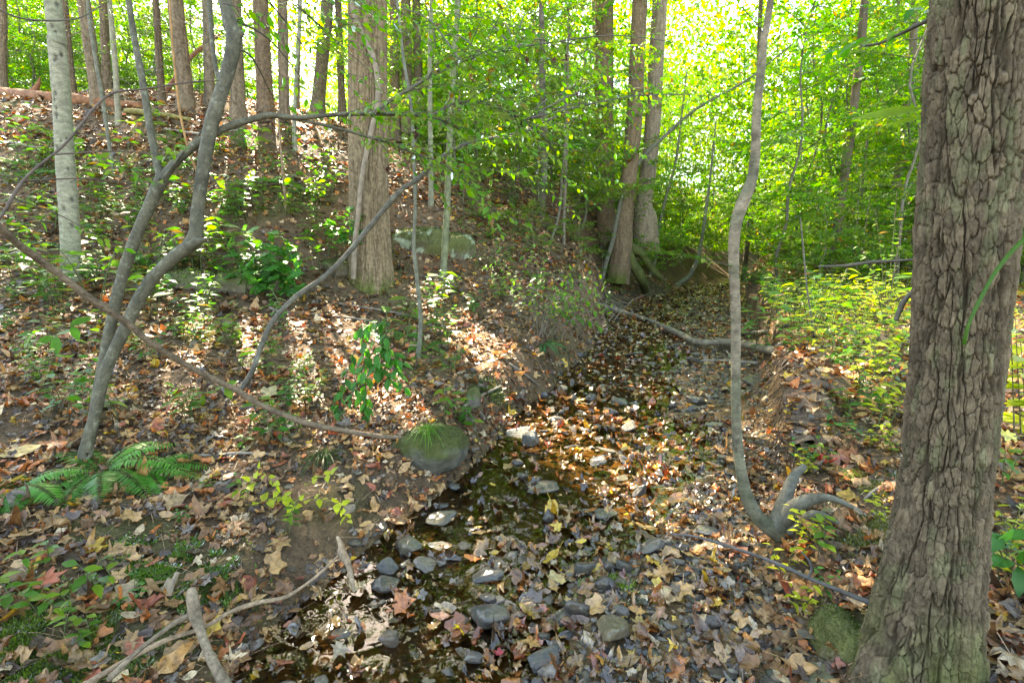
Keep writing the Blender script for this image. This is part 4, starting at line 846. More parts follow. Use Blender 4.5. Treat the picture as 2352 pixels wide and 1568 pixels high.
limb('fallen_branch', 'thin dark stick running over the leaves to the foot of the thick trunk', 'branch', None, M['twig'], (.075, .07, .065), 0, .2, 90, 8, 25, P=np.array([at_t(x, y, t) for x, y, t in [(1540, 1225, 2.42), (1600, 1232, 2.38), (1680, 1256, 2.3), (1740, 1276, 2.2), (1800, 1300, 2.1), (1860, 1328, 2.0), (1920, 1352, 1.9), (1985, 1378, 1.8), (2120, 1430, 1.75), (2250, 1476, 1.68), (2310, 1496, 1.62), (2400, 1535, 1.55)]]), Rd=[.004, .006, .007, .0075, .008, .008, .0085, .009, .012, .014, .014, .013], kids=[(np.array([at_t(1856, 1326, 2.0), at_t(1864, 1306, 2.0), at_t(1856, 1284, 2.0), at_t(1836, 1262, 2.02)]), np.array([.006, .005, .004, .002])), (np.array([at_t(2245, 1476, 1.68), at_t(2225, 1520, 1.66), at_t(2205, 1580, 1.62)]), np.array([.009, .008, .008]))])
limb('exposed_root', 'knobbly bleached root prong standing at the near water edge', 'root', None, WD, (.24, .175, .115), 0, .2, 40, 12, 25, P=np.array([at_t(x, y, t) for x, y, t in [(775, 1232, 2.2), (782, 1250, 2.17), (786, 1270, 2.14), (800, 1296, 2.1), (808, 1330, 2.07), (814, 1358, 2.05)]]), Rd=[.008, .012, .020, .013, .010, .007])
limb('fallen_branch', 'long bare tan twig reaching from the root prong along the muddy water edge', 'branch', None, WD, (.26, .18, .115), 0, .2, 100, 10, 25, P=np.array([at_t(x, y, t) for x, y, t in [(785, 1268, 2.16), (760, 1292, 2.12), (730, 1320, 2.06), (690, 1350, 2.0), (650, 1372, 1.95), (590, 1384, 1.88), (530, 1404, 1.8), (480, 1434, 1.74), (440, 1450, 1.7), (380, 1470, 1.66), (300, 1510, 1.6), (190, 1575, 1.52)]]), Rd=[.004, .0055, .006, .006, .007, .0085, .007, .007, .007, .008, .009, .009])
limb('exposed_root', 'stout broken root stump with a mossy prong by the muddy near bank', 'root', None, WD, (.20, .15, .10), 0, .25, 60, 14, 20, P=np.array([at_t(x, y, t) for x, y, t in [(440, 1352, 1.72), (442, 1375, 1.7), (448, 1410, 1.69), (458, 1440, 1.68), (472, 1480, 1.64), (495, 1530, 1.6), (530, 1590, 1.56)]]), Rd=[.013, .019, .021, .016, .014, .015, .017], kids=[(np.array([at_t(446, 1410, 1.7), at_t(410, 1425, 1.68), at_t(360, 1460, 1.62), at_t(310, 1500, 1.58), at_t(250, 1560, 1.52)]), np.array([.012, .009, .007, .008, .010]))])
for pts, lbl in [([(430, 1045, 5), (480, 1050, 7), (540, 1045, 7), (600, 1045, 6), (640, 1050, 4)], 'grey twig lying on the leaves below the ferns'), ([(620, 712, 7), (660, 722, 6), (760, 728, 5), (860, 740, 4)], 'straight grey twig in the leaves below the lobed-leaf shrub'), ([(780, 700, 5), (900, 720, 5), (1020, 745, 4)], 'thin twig on the leaves below the stout tan trunk'), ([(1560, 835, 6), (1650, 832, 7), (1740, 838, 8)], 'dark stick half buried in the creek leaves'),
                 ([(1700, 770, 8), (1760, 766, 9), (1850, 750, 8), (1880, 742, 5)], 'bare twig lying along the rim of the sunny bank'), ([(1790, 830, 9), (1840, 815, 11), (1900, 800, 7)], 'grey root-like stick on the rim of the undercut bank'), ([(1120, 815, 5), (1180, 845, 6), (1240, 890, 4)], 'grey stick pointing down the leafy bank to the creek'), ([(1062, 940, 6), (1100, 915, 7), (1150, 890, 5)], 'dark stick beside the upright half-mossy stone'),
                 ([(2060, 1110, 9), (2010, 1130, 8), (1985, 1150, 6)], 'weathered stick behind the moss clump near the thick trunk'), ([(560, 440, 6), (640, 425, 5), (720, 440, 4)], 'pale twig on the sunlit slope'), ([(20, 330, 7), (110, 345, 6), (200, 330, 5)], 'pale twig on the slope under the rotten log'), ([(380, 300, 6), (470, 312, 6), (560, 300, 5)], 'grey twig lying under the crest trunks')]:
    limb('fallen_twig', lbl, 'twig', pts, M['twig'], np.array([.18, .15, .115]) * ru.uniform(.7, 1.3), .004, .2, 40, 8, 25, 'loose twigs on the leaves')

# ------------------------------------------------------------------ undergrowth
rf = np.random.default_rng(55)
def frond(L, w, rng, az, lift, arch, col, np_=26):
    s = np.linspace(0, 1, np_); el = lift - arch * s; dl = L / np_
    X = np.cumsum(np.cos(el)) * dl; Z = np.cumsum(np.sin(el)) * dl
    mid = np.stack([X * math.cos(az), X * math.sin(az), Z], -1); mb = MB()
    tube(mb, mid[::3], np.linspace(.0022, .0007, len(mid[::3])), 4, (.09, .10, .03))
    T = unit(np.gradient(mid, axis=0)); side = unit(np.cross(T, [0, 0, 1])); up = np.cross(side, T)
    prof = np.sin(PI * np.clip(.14 + .86 * s, 0, 1)) ** .7 * np.where(s < .12, .75, 1)
    pin = leaf_ovate(3, .105, .1, .25, .3); tilt = rng.normal(0, .12)
    for sg in (1, -1):
        d = side * sg + T * .28 + up * (-.12 + tilt * sg) + rng.normal(0, .05, (np_, 3)); scatter(mb, pin, mid, d, up + rng.normal(0, .1, (np_, 3)), w * prof * rng.uniform(.9, 1.08, np_), np.tile(col, (np_, 1)) * rng.uniform(.8, 1.2, (np_, 1)))
    return mb
def fern(name, lbl, p, fr, L, w, rng, group=None, col=(.065, .215, .032)):
    o = thing(name, lbl, 'fern', p, group)
    for az, lf, k in fr:
        mb = frond(L * k, w, rng, az, lf, rng.uniform(1.0, 1.5), np.array(col) * rng.uniform(.8, 1.25)); mb.V = [v + np.asarray(p) for v in mb.V]; part(mb, 'frond', M['leaf'], o)
    return o
def az_list(n, rng, lo=.35, hi=.95): return [(i * 2 * PI / n + rng.normal(0, .2), rng.uniform(lo, hi), rng.uniform(.75, 1.1)) for i in range(n)]
p = on_ground(235, 1085); fern('fern', 'bright green fern with arching fronds at the foot of the forked tree', p, [(.1, .7, 1), (.5, .8, .9), (-.4, .5, 1), (-.9, .5, .9), (-1.4, .45, .8), (-1.9, .5, .8), (3.0, .7, 1.05), (2.6, .8, .9), (1.2, .9, .8), (-2.5, .5, .75)], .46, .085, rf)
p = on_ground(45, 1120); fern('fern', 'green fern drooping at the frame edge beside the forked tree', p, [(-.3, .5, .9), (-.9, .45, .8), (-1.5, .4, .8), (-2.2, .4, .7), (.6, .7, .9), (2.6, .6, .8), (3.4, .6, .8)], .36, .085, rf)
p = on_ground(330, 1085); fern('fern', 'flat spreading green fern just past the forked tree', p, [(.3, .5, 1), (-.1, .45, 1), (-.6, .4, .85), (.8, .7, .8), (-1.1, .4, .7)], .38, .075, rf)
P0 = fern('fern', 'x', (0, 0, 0), az_list(8, rf), .42, .07, rf); P1 = fern('fern', 'x', (0, 0, 0), az_list(6, rf, .3, .7), .34, .06, rf, col=(.05, .18, .06))
FERNS = [(105, 560), (230, 490), (190, 520), (40, 380), (20, 330), (130, 400), (270, 470), (70, 470), (420, 440), (560, 430), (500, 405), (620, 420), (300, 580), (330, 600), (880, 740), (930, 770), (1250, 790), (1225, 640), (860, 770), (30, 600), (700, 440), (450, 370), (360, 395), (1850, 640), (1470, 590), (980, 800)]
for i, (x, y) in enumerate(FERNS):
    p = on_ground(x, y)
    if p is None: continue
    k = ['below the rotten log', 'beside the smooth grey tree', 'on the hillside under the crest', 'by the lobed-leaf shrub', 'on the leafy bank by the creek', 'on the sunny bank'][0 if x < 150 and y < 420 else 1 if x < 340 else 2 if y < 460 else 3 if x < 700 else 5 if x > 1500 else 4]
    s = rf.uniform(.8, 1.25); o = (copy_thing(P0 if i % 2 else P1, p, rf.uniform(0, 6), s) if i > 1 else (P1, P0)[i])
    if i < 2: o.location = [float(v) for v in p]; o.scale = (s, s, s)
    o['label'] = f'{"blue-green" if i % 2 == 0 else "green"} {"small" if s < 1 else "full"} fern growing {k}'; o['group'] = 'ferns on the slopes'

# seedlings
def seedling(kind, rng):
    st, lv = MB(), Leaves(); col = {'green': 'mix', 'blue': 'dark', 'yellow': 'yellow'}[kind if kind in ('green', 'blue', 'yellow') else 'green']
    for s in range(3 if kind != 'green' else 2):
        h = rng.uniform(.1, .22); a = rng.uniform(0, 6.3); b = np.array([rng.normal(0, .025), rng.normal(0, .025), 0]); top = b + np.array([math.cos(a) * h * .4, math.sin(a) * h * .4, h]); tube(st, np.array([b - [0, 0, .03], (b + top) / 2 + [0, 0, h * .08], top]), [.0025, .002, .0012], 4, (.07, .09, .03), n=7)
        nl = 6 if kind != 'blue' else 8
        for i in range(nl):
            q = b + (top - b) * (.35 + .65 * i / (nl - 1)); az = a + i * 2.4 + rng.normal(0, .3); lv.add(q, (math.cos(az), math.sin(az), rng.uniform(-.15, .35)), unit(np.array([rng.normal(0, .25), rng.normal(0, .25), 1])), (.075 if kind == 'green' else .055 if kind == 'yellow' else .048) * rng.uniform(.7, 1.25), live_col(rng, col))
    f = MB(); lv.fill(f, TEMP_LEAF); return st, f
SEED = {}
for kind, nm in (('green', 'mid-green'), ('blue', 'dark green'), ('yellow', 'yellow-green')):
    for v in range(3):
        st, f = seedling(kind, rf); o = thing('seedling', 'x', 'plant', (0, 0, 0)); part(st, 'stem', M['twig'], o); part(f, 'leaves', M['leaf'], o); SEED[(kind, v)] = o
def zone(x, y):
    if x > 1780 and y < 1050: return 'on the sunny bank above the undercut'
    if x > 1700: return 'near the foot of the thick rough trunk'
    if y < 480: return 'on the upper hillside under the crest'
    if y < 720 and x < 340: return 'around the smooth grey tree'
    if y < 720 and x < 800: return 'near the lobed-leaf shrub'
    if y < 720: return 'between the stout tan trunk and the bend'
    if x < 420 and y > 1150: return 'on the mossy near bank below the ferns'
    if x < 420: return 'around the foot of the forked tree'
    if x < 800: return 'in the leaf litter below the long dead branch'
    return 'on the leafy bank beside the boulder'
SPOT = [(40, 660), (60, 690), (20, 700), (120, 650), (150, 690), (200, 700), (90, 640), (40, 560), (100, 540), (180, 480), (240, 430), (300, 470), (340, 440), (400, 440), (430, 470), (260, 610), (330, 640), (560, 520), (500, 560), (620, 500), (700, 470), (740, 520), (400, 780), (440, 790), (520, 780), (560, 800), (470, 800), (610, 870), (640, 900), (700, 860), (720, 900), (540, 860),
        (310, 960), (450, 965), (430, 960), (320, 800), (660, 1010), (700, 1000), (560, 1030), (590, 1000), (1030, 960), (1060, 980), (1080, 1000), (1010, 770), (1000, 740), (1040, 800), (980, 840), (900, 800), (1140, 640), (1110, 620), (1180, 600), (1240, 590), (1100, 560), (1160, 540), (1220, 520), (1280, 540), (1330, 520), (1310, 620), (1400, 600), (1440, 590), (1200, 470), (1120, 460), (1060, 420),
        (110, 1310), (130, 1380), (180, 1420), (300, 1390), (200, 1500), (420, 1200), (480, 1130), (560, 1160), (120, 1480), (280, 1380), (60, 1420), (640, 1230), (1820, 780), (1850, 800), (1900, 790), (1930, 810), (1970, 800), (2010, 810), (2040, 790), (1990, 780), (1950, 760), (1880, 760), (1830, 740), (1790, 730), (1780, 700), (1820, 680), (1860, 690), (1900, 700), (1940, 690), (1980, 660), (2020, 650), (2050, 630), (1800, 640), (1760, 660), (1840, 610),
        (1900, 600), (1960, 610), (2030, 600), (1740, 640), (1760, 690), (1980, 850), (2020, 870), (2040, 920), (1990, 900), (2050, 960), (2010, 980), (1960, 960), (2030, 1020), (1990, 1030), (1940, 1010), (2050, 1050), (1850, 1070), (1860, 1090), (1890, 1080), (1830, 1240), (1850, 1260), (1890, 1280), (1820, 1350), (1880, 1370), (2020, 1200), (1830, 1420), (2300, 1270), (2330, 1290), (2345, 1250), (2290, 1330), (2320, 1110), (2340, 1180)]
ks = list(SEED)
first = set()
for i in range(len(SPOT) + 150):
    if i < len(SPOT): x, y = SPOT[i]
    else:
        x, y = (rf.uniform(1700, 2080), rf.uniform(590, 830)) if i % 2 else (rf.uniform(0, 800), rf.uniform(300, 800))
    p = on_ground(x, y)
    if p is None or p[1] > 14: continue
    kind = 'yellow' if (x > 1700 and rf.random() < .45) else ('blue' if rf.random() < .33 else 'green'); k = (kind, int(rf.integers(3))); s = rf.uniform(.7, 1.25) * (2.5 if p[1] > 5 else .75 if p[1] < 2.7 else 1.3)
    lab = f'{"tiny" if s < .9 else "small" if s < 1.5 else "leafy"} {dict(green="mid-green", blue="dark green", yellow="yellow-green")[kind]} seedling {zone(x, y)}'
    if k in first: copy_thing(SEED[k], p, rf.uniform(0, 6.3), s, lab, 'seedlings in the leaf litter')
    else: first.add(k); o = SEED[k]; o.location = [float(v) for v in p]; o.scale = (s, s, s); o['label'] = lab; o['group'] = 'seedlings in the leaf litter'
BP = []
for v in range(3):
    st, lv = MB(), Leaves()
    for k in range(4):
        a = rf.uniform(0, 6.3); h = rf.uniform(.22, .42); top = np.array([math.cos(a) * h * .5, math.sin(a) * h * .5, h]); tube(st, np.array([[0, 0, -.03], top * .5 + [0, 0, .05], top]), [.004, .003, .0015], 5, (.09, .08, .04), n=9)
        for i in range(9):
            q = top * (.3 + .7 * i / 8); az = a + i * 2.2 + rf.normal(0, .3); lv.add(q, (math.cos(az), math.sin(az), rf.uniform(-.2, .25)), unit(np.array([rf.normal(0, .25), rf.normal(0, .25) - .15, 1])), .105 * rf.uniform(.7, 1.2), live_col(rf, 'mix' if v else 'dark'))
    o = thing('broadleaf_plant', 'x', 'plant', (0, 0, 0)); part(st, 'stem', M['twig'], o); f = MB(); lv.fill(f, TEMP_LEAF); part(f, 'leaves', M['leaf'], o); BP.append(o)
fb = set()
for i, (x, y) in enumerate([(30, 430), (90, 470), (150, 520), (60, 620), (20, 760), (120, 700), (210, 640), (230, 560), (250, 480), (300, 520), (330, 450), (290, 400), (380, 470), (420, 500), (430, 400), (480, 470), (500, 620), (540, 480), (600, 450), (680, 500), (720, 560), (730, 470), (100, 380), (180, 360), (500, 360), (560, 350), (640, 400), (740, 420), (380, 690), (470, 700), (420, 780), (530, 800), (620, 820), (340, 830), (100, 880), (60, 830), (150, 950), (660, 940), (720, 930), (690, 870), (1000, 700), (1040, 680), (1090, 720), (1150, 690), (1030, 860), (1130, 560), (1200, 540), (1260, 530), (1320, 560), (1420, 610), (1090, 490), (1180, 480), (940, 740), (1480, 660), (1400, 700), (1830, 700), (1900, 660), (1960, 720), (2030, 690), (1870, 620), (1980, 640), (2040, 640), (1770, 700), (1930, 850), (2000, 940), (2030, 860)]):
    p = on_ground(x, y)
    if p is None or p[1] > 14: continue
    v = int(rf.integers(3)); s = rf.uniform(.7, 1.15) * (1.1 if p[1] > 4.5 else .8); lab = f'{"low" if s < .85 else "bushy"} {"deep" if v == 0 else "fresh"} green broadleaf plant {zone(x, y)}'
    if v in fb: copy_thing(BP[v], p, rf.uniform(0, 6.3), s, lab, 'broadleaf plants of the forest floor')
    else: fb.add(v); o = BP[v]; o.location = [float(q) for q in p]; o.scale = (s, s, s); o['label'] = lab; o['group'] = 'broadleaf plants of the forest floor'
# plants with a shape of their own
def plant(name, lbl, cat, base, stems, leaf, n, rng, kind, temps, lmat, stemc=(.09, .075, .045), r0=.004, droop=.3, wd=.35, stick=.15):
    o = thing(name, lbl, cat, base); st, lv = MB(), Leaves()
    for S in stems:
        S = np.array(S); Q = spline(S, 24); tube(st, Q, np.linspace(r0, r0 * .35, 24), 5, stemc)
        for i in range(n):
            s = stick + (1 - stick) * (i + rng.random() * .6) / n; k = min(int(s * 23), 22); t = unit(Q[k + 1] - Q[k]); a = i * 2.4 + rng.normal(0, .3); e1 = unit(np.cross(t, [.1, .2, 1])); e2 = np.cross(e1, t)
            lv.add(Q[k], unit(e1 * math.cos(a) + e2 * math.sin(a) + t * .5 + np.array([0, 0, -droop])), unit(np.array([rng.normal(0, wd), -.35 + rng.normal(0, wd), 1])), leaf * rng.uniform(.7, 1.15), live_col(rng, kind))
    part(st, 'stem', M['twig'], o); f = MB(); lv.fill(f, temps); part(f, 'leaves', lmat, o); return o
def arc(b, top, sag=.1): b, top = np.array(b), np.array(top); return [b, b * .5 + top * .5 + np.array([0, 0, sag]), top]
LOBED = [tuple((lambda T: (T[0] + np.array([0, .2, 0]), T[1]))(litter_leaf('oak', .25, rf, True, False))) for _ in range(2)] + [tuple((lambda T: (T[0] + np.array([0, .25, 0]), T[1]))(litter_leaf('maple', .22, rf, True, False)))]
b = on_ground(625, 690); t = depth(b)
plant('lobed_leaf_shrub', 'deep green shrub with large lobed drooping leaves in front of the slope', 'shrub', b, [arc(b, at_t(x, y, t + d), .08) for x, y, d in [(520, 560, .1), (560, 520, .2), (620, 520, 0), (680, 570, 0), (690, 610, -.1), (640, 600, -.25), (560, 610, -.2), (610, 560, -.3), (505, 620, .0), (660, 540, .2), (585, 650, -.2), (690, 660, -.1)] * 2], .25, 7, rf, 'dark', LOBED, M['leaf'], droop=.75, stick=.45, wd=.3)
b = on_ground(765, 640); t = depth(b)
plant('lobed_leaf_shrub', 'smaller lobed-leaf shrub reaching up against the stout tan trunk', 'shrub', b, [arc(b, at_t(x, y, t + d), .1) for x, y, d in [(760, 500, 0), (800, 470, 0), (830, 490, -.1), (790, 520, -.1), (840, 520, -.05)] * 2], .22, 6, rf, 'dark', LOBED, M['leaf'], droop=.6, stick=.6)
b = on_ground(790, 960); t = depth(b)
plant('drooping_plant', 'glossy green plant hanging in pointed-leaf sprays beside the boulder', 'plant', b, [arc(at_t(x0, y0, t + .1), at_t(x, y, t - .05), .03) for x0, y0, x, y in [(900, 740, 820, 760), (890, 760, 860, 860), (830, 740, 840, 880), (880, 790, 930, 900), (860, 800, 800, 930), (840, 850, 840, 990), (850, 780, 930, 840), (820, 790, 770, 960), (830, 900, 850, 1000), (800, 930, 740, 1000), (860, 830, 900, 880), (770, 920, 760, 1010)] * 2], .10, 10, rf, 'dark', TEMP_LEAF, M['leaf'], droop=.7, stick=.1)
b = on_ground(560, 1150); t = depth(b)
plant('yellow_vine', 'yellow-green heart-leaved vine trailing over the bare muddy bank', 'vine', b, [arc(at_t(x0, y0, t - .05), at_t(x, y, t - .12), .03) for x0, y0, x, y in [(560, 1150, 600, 1070), (600, 1080, 650, 1150), (570, 1160, 700, 1150), (690, 1150, 800, 1165), (700, 1120, 770, 1090), (640, 1140, 680, 1170), (780, 1150, 800, 1200)]], .05, 7, rf, 'yellow', [leaf_ovate(4, .42, .15, .15, .3)], M['leaf'], (.16, .17, .04), .0018, .2)
b = on_ground(190, 980); t = depth(b)
plant('broadleaf_plant', 'upright plant with tiers of fresh green leaves against the forked stems', 'plant', b, [arc(at_t(x0, y0, t), at_t(x, y, t + d), .0) for x0, y0, x, y, d in [(205, 1000, 205, 760, .1), (215, 980, 240, 760, .15), (190, 990, 190, 850, 0), (180, 980, 160, 800, .1)]], .085, 11, rf, 'mix', TEMP_LEAF, M['leaf'], (.16, .075, .04), .003, .15, stick=.25)
b = on_ground(120, 800); t = depth(b)
plant('broadleaf_plant', 'large pale green oval leaves spread over the leaves by the forked tree', 'plant', b, [arc(b, at_t(x, y, t - .2), .05) for x, y in [(70, 765), (130, 770), (170, 745), (260, 760)]], .16, 3, rf, 'mix', TEMP_LEAF, M['leaf'], (.09, .11, .03), .003, .1, stick=.75)
b = on_ground(470, 920); t = depth(b)
plant('broadleaf_plant', 'trio of broad light green leaves lying near the long dead branch', 'plant', b, [arc(b, at_t(x, y, t - .1), .04) for x, y in [(390, 890), (470, 905), (525, 885)]], .13, 3, rf, 'mix', TEMP_LEAF, M['leaf'], (.09, .11, .03), .003, .1, stick=.8)
b = on_ground(1240, 770); t = depth(b)
o = plant('twiggy_bush', 'tangled grey twiggy bush with sparse pale green leaves on the creek bank', 'bush', b, [arc(b + rf.normal(0, .12, 3) * [1, 1, .2], at_t(x + rf.uniform(-30, 30), y + rf.uniform(-25, 25), t + rf.uniform(-.5, .5)), .18) for x, y in [(1100, 610), (1130, 580), (1180, 600), (1220, 570), (1260, 590), (1290, 600), (1330, 620), (1370, 640), (1400, 660), (1410, 690), (1380, 700), (1350, 680), (1310, 660), (1250, 640), (1200, 640), (1150, 640), (1340, 720), (1380, 740), (1300, 700), (1420, 720)] * 2], .08, 12, rf, 'mix', TEMP_LEAF, M['leaf'], (.12, .10, .075), .0038, .2, stick=.35)
st = MB()
for k in range(45):
    a = b + np.array([rf.uniform(-.5, 1.0), rf.normal(0, .3), rf.uniform(.05, .45)]); d = unit(rf.normal(0, 1, 3) * [1, .6, .35]); L = rf.uniform(.2, .6); tube(st, np.array([a, a + d * L * .5 + [0, 0, .04], a + d * L - [0, 0, .05]]), [.003, .0025, .001], 4, (.13, .11, .08), n=6)
part(st, 'dead_twigs', M['twig'], o)
b = on_ground(2320, 900); t = depth(b)
plant('broadleaf_plant', 'yellow-leaved plant glowing behind the thick rough trunk', 'plant', b, [arc(at_t(2330 + 15 * k, 1000, 2.6), at_t(2320 + 12 * k, 680 + 50 * k, 2.5), 0) for k in range(6)], .13, 9, rf, 'yellow', TEMP_LEAF, M['leaf'], droop=.3)
b = at_t(2300, 1400, 1.9); b[2] = hz(b[0], b[1])
plant('broadleaf_plant', 'glossy dark green broad leaves just behind the thick rough trunk', 'plant', b, [arc(b, at_t(x, y, 1.75), .03) for x, y in [(2270, 1240), (2300, 1280), (2340, 1300), (2350, 1250), (2300, 1220)]], .11, 3, rf, 'dark', TEMP_LEAF, M['leaf_dark'], droop=.1, stick=.7)
b = on_ground(2040, 560); b = at_Y(2040, 700, 5.6); b[2] = hz(b[0], b[1])
plant('leafy_shrub', 'sunlit yellow-green shrub standing close behind the thick rough trunk', 'shrub', b, [arc(b, at_Y(x, y, 5.6 + d), .1) for x, y, d in [(1960, 540, 0), (2010, 480, 0), (2060, 440, .2), (2070, 520, -.1), (2030, 560, -.2), (2000, 600, 0), (1980, 570, .3), (2080, 480, 0)]], .085, 12, rf, 'sun', TEMP_LEAF, M['leaf'], r0=.005)
# grass tufts
def tuft(lbl, p, n, L, rng, col=(.06, .14, .025), lean=(0, -.2, 0)):
    mb = MB()
    for _ in range(n):
        a = rng.uniform(0, 6.3); l = L * rng.uniform(.6, 1.15); d = np.array([math.cos(a), math.sin(a), 0]) * rng.uniform(.3, 1) + np.array(lean); s = np.linspace(0, 1, 6); c = p + np.outer(s * l * .75, d) + np.outer(l * (s * .95 - s * s * .95 * rng.uniform(.7, 1.5)), [0, 0, 1]) + rng.normal(0, .012, 3) * [1, 1, 0]
        sd = unit(np.cross(d, [0, 0, 1])) * .0028; w = (1 - s)[:, None] ** .6; V = np.stack([c - sd * w, c + sd * w], 1).reshape(-1, 3); F = np.array([(2 * i, 2 * i + 1, 2 * i + 3, 2 * i + 2) for i in range(5)]); mb.add(V, F, np.array(col) * rng.uniform(.7, 1.4))
    tag(lone(mb, 'grass_tuft', M['leaf'], tuple(p)), lbl, 'grass tuft', 'grass tufts')
tuft('bright grass tuft sprouting on top of the mossy boulder', BOULDER + np.array([-.01, -.09, -.0]), 110, .24, rf, (.10, .22, .03))
tuft('long dark grass hanging over the muddy bank next to the boulder', on_ground(745, 1050), 90, .3, rf, (.04, .10, .02), (.1, -.5, 0))
tuft('small grass tuft above the upright half-mossy stone', on_ground(1130, 910), 35, .14, rf, (.09, .13, .03))
tuft('fine bright grass arching over the moss near the curved sapling roots', on_ground(1960, 1095), 50, .16, rf, (.12, .17, .03), (-.4, 0, 0))
tuft('thin grass in the litter beside the lobed-leaf shrub', on_ground(590, 760), 25, .22, rf, (.05, .09, .03), (0, 0, 0))
# moss carpets: tiny upright blades
def moss_patch(cx, cy, rx, ry, n, col, lbl):
    x = rf.normal(0, .45, n) * rx + cx; y = rf.normal(0, .45, n) * ry + cy
    ang = rf.normal(0, 1, (n, 3)); k = fbm(np.stack([x, y], -1) * 9, 3, 91) > -.15; x, y, ang = x[k], y[k], ang[k]; n = len(x); z = height(x, y)
    mb = MB(); scatter(mb, leaf_tiny(.22, .2, .1), np.stack([x, y, z], -1), ang * [1, 1, .2] + [0, 0, 1.0], ang, rf.uniform(.01, .028, n), np.array(col) * rf.uniform(.6, 1.4, (n, 1)))
    tag(lone(mb, 'moss', M['leaf_dark']), lbl, 'moss', kind='stuff')
for (x, y, rx, ry, n, c, l) in [(370, 1320, .3, .2, 26000, (.10, .19, .018), 'dark green moss carpet on the near bank'), (120, 1480, .3, .16, 22000, (.12, .18, .02), 'olive moss on the near bank edge'), (1975, 1215, .16, .16, 9000, (.16, .16, .035), 'pale yellow moss cushion by the curved sapling roots'), (2010, 1110, .14, .14, 5000, (.13, .13, .03), 'pale moss patch above the roots'), (450, 620, .5, .2, 6000, (.06, .08, .014), 'moss on the earth step behind the forked stems'), (1130, 900, .2, .2, 4000, (.07, .11, .015), 'moss streak on the bank above the stones'), (1395, 1345, .12, .1, 3000, (.17, .25, .015), 'bright wet moss between the creek stones'), (80, 395, .5, .4, 5000, (.07, .11, .015), 'moss on the upper slope')]:
    p = on_ground(x, y); moss_patch(p[0], p[1], rx, ry, n, c, l)
# fine roots dangling from the undercut bank
mb = MB()
for k in range(130):
    yy = rf.uniform(2.7, 4.4); e = float(xr(np.array([yy]))[0]); x0 = e + rf.uniform(.02, .22) - .2 * math.exp(-((yy - 3.3) / .42) ** 2); z0 = hz(e + .36, yy) + rf.uniform(-.08, .0); L = rf.uniform(.12, .5); q = np.array([x0 - .06, yy, z0]); d = np.array([rf.normal(-.25, .4), rf.normal(0, .6), -1])
    tube(mb, np.array([q + [.08, 0, .03], q, q + d * L * .5 + rf.normal(0, .03, 3), q + d * L + rf.normal(0, .05, 3)]), [.004, .0035, .0025, .001], 4, np.array([.085, .06, .038]) * rf.uniform(.5, 1.6), n=9)
tag(lone(mb, 'root_fringe', M['twig']), 'tangle of fine brown roots hanging from the undercut bank', 'roots', kind='stuff')
# overhanging lip of soil clods along the undercut
yy = np.linspace(2.75, 4.9, 240); th = np.linspace(0, 2 * PI, 36, endpoint=False); ex = xr(yy)
cz = height(ex + .4, yy) - .05; hw = hollow(yy)[:, None]; prof = np.stack([np.cos(th)[None] * (.15 + .12 * hw), np.sin(th)[None] * (.05 + .03 * hw)], -1)
LV = np.stack([ex[:, None] + .19 - .2 * hw + prof[..., 0], np.repeat(yy[:, None], 36, 1), cz[:, None] + prof[..., 1]], -1); LV = LV + (.16 * fbm(LV * 3.2, 3, 61) + .04 * fbm(LV * 14, 3, 62))[..., None] * np.array([1, .5, .8])
mb = MB().add(LV.reshape(-1, 3), grid_faces(240, 36), np.clip(np.array([.14, .095, .06]) * (1 + .5 * fbm(LV.reshape(-1, 3) * 9, 3, 63))[:, None], .01, 1)); tag(lone(mb, 'bank', M['soil']), kind='structure')
k = rf.integers(0, 240, 900); kk = rf.integers(0, 17, 900); pp = LV[k, kk]; pp[:, 2] += .012; a = rf.uniform(0, 6.3, 900)
LIP = (pp, np.stack([np.cos(a), np.sin(a), rf.normal(0, .2, 900)], -1), unit(rf.normal(0, .4, (900, 3)) + [-.2, 0, 1]), rf.uniform(.05, .11, 900))
# roots washed out of the steep bank under the twin trunks
mb = MB()
for k in range(170):
    yy_ = rf.uniform(10.2, 16.5); e = float(xl(np.array([yy_]))[0]) - rf.uniform(.0, .75); z0 = hz(e, yy_) + .03; q = np.array([e, yy_, z0]); pts_ = [q]
    for j in range(5):
        q = q + np.array([rf.normal(.12, .12), rf.normal(-.03, .15), 0]); q[2] = hz(q[0], q[1]) + rf.uniform(.0, .09); pts_.append(q)
    r_ = rf.choice([.008, .014, .03], p=[.6, .3, .1]); tube(mb, np.array(pts_), np.linspace(r_, r_ * .3, 6), 5, np.array([.12, .095, .06]) * rf.uniform(.6, 1.4), .2, n=14)
tag(lone(mb, 'root_fringe', M['twig']), 'tangled roots washed out of the steep bank under the twin trunks', 'roots', kind='stuff')

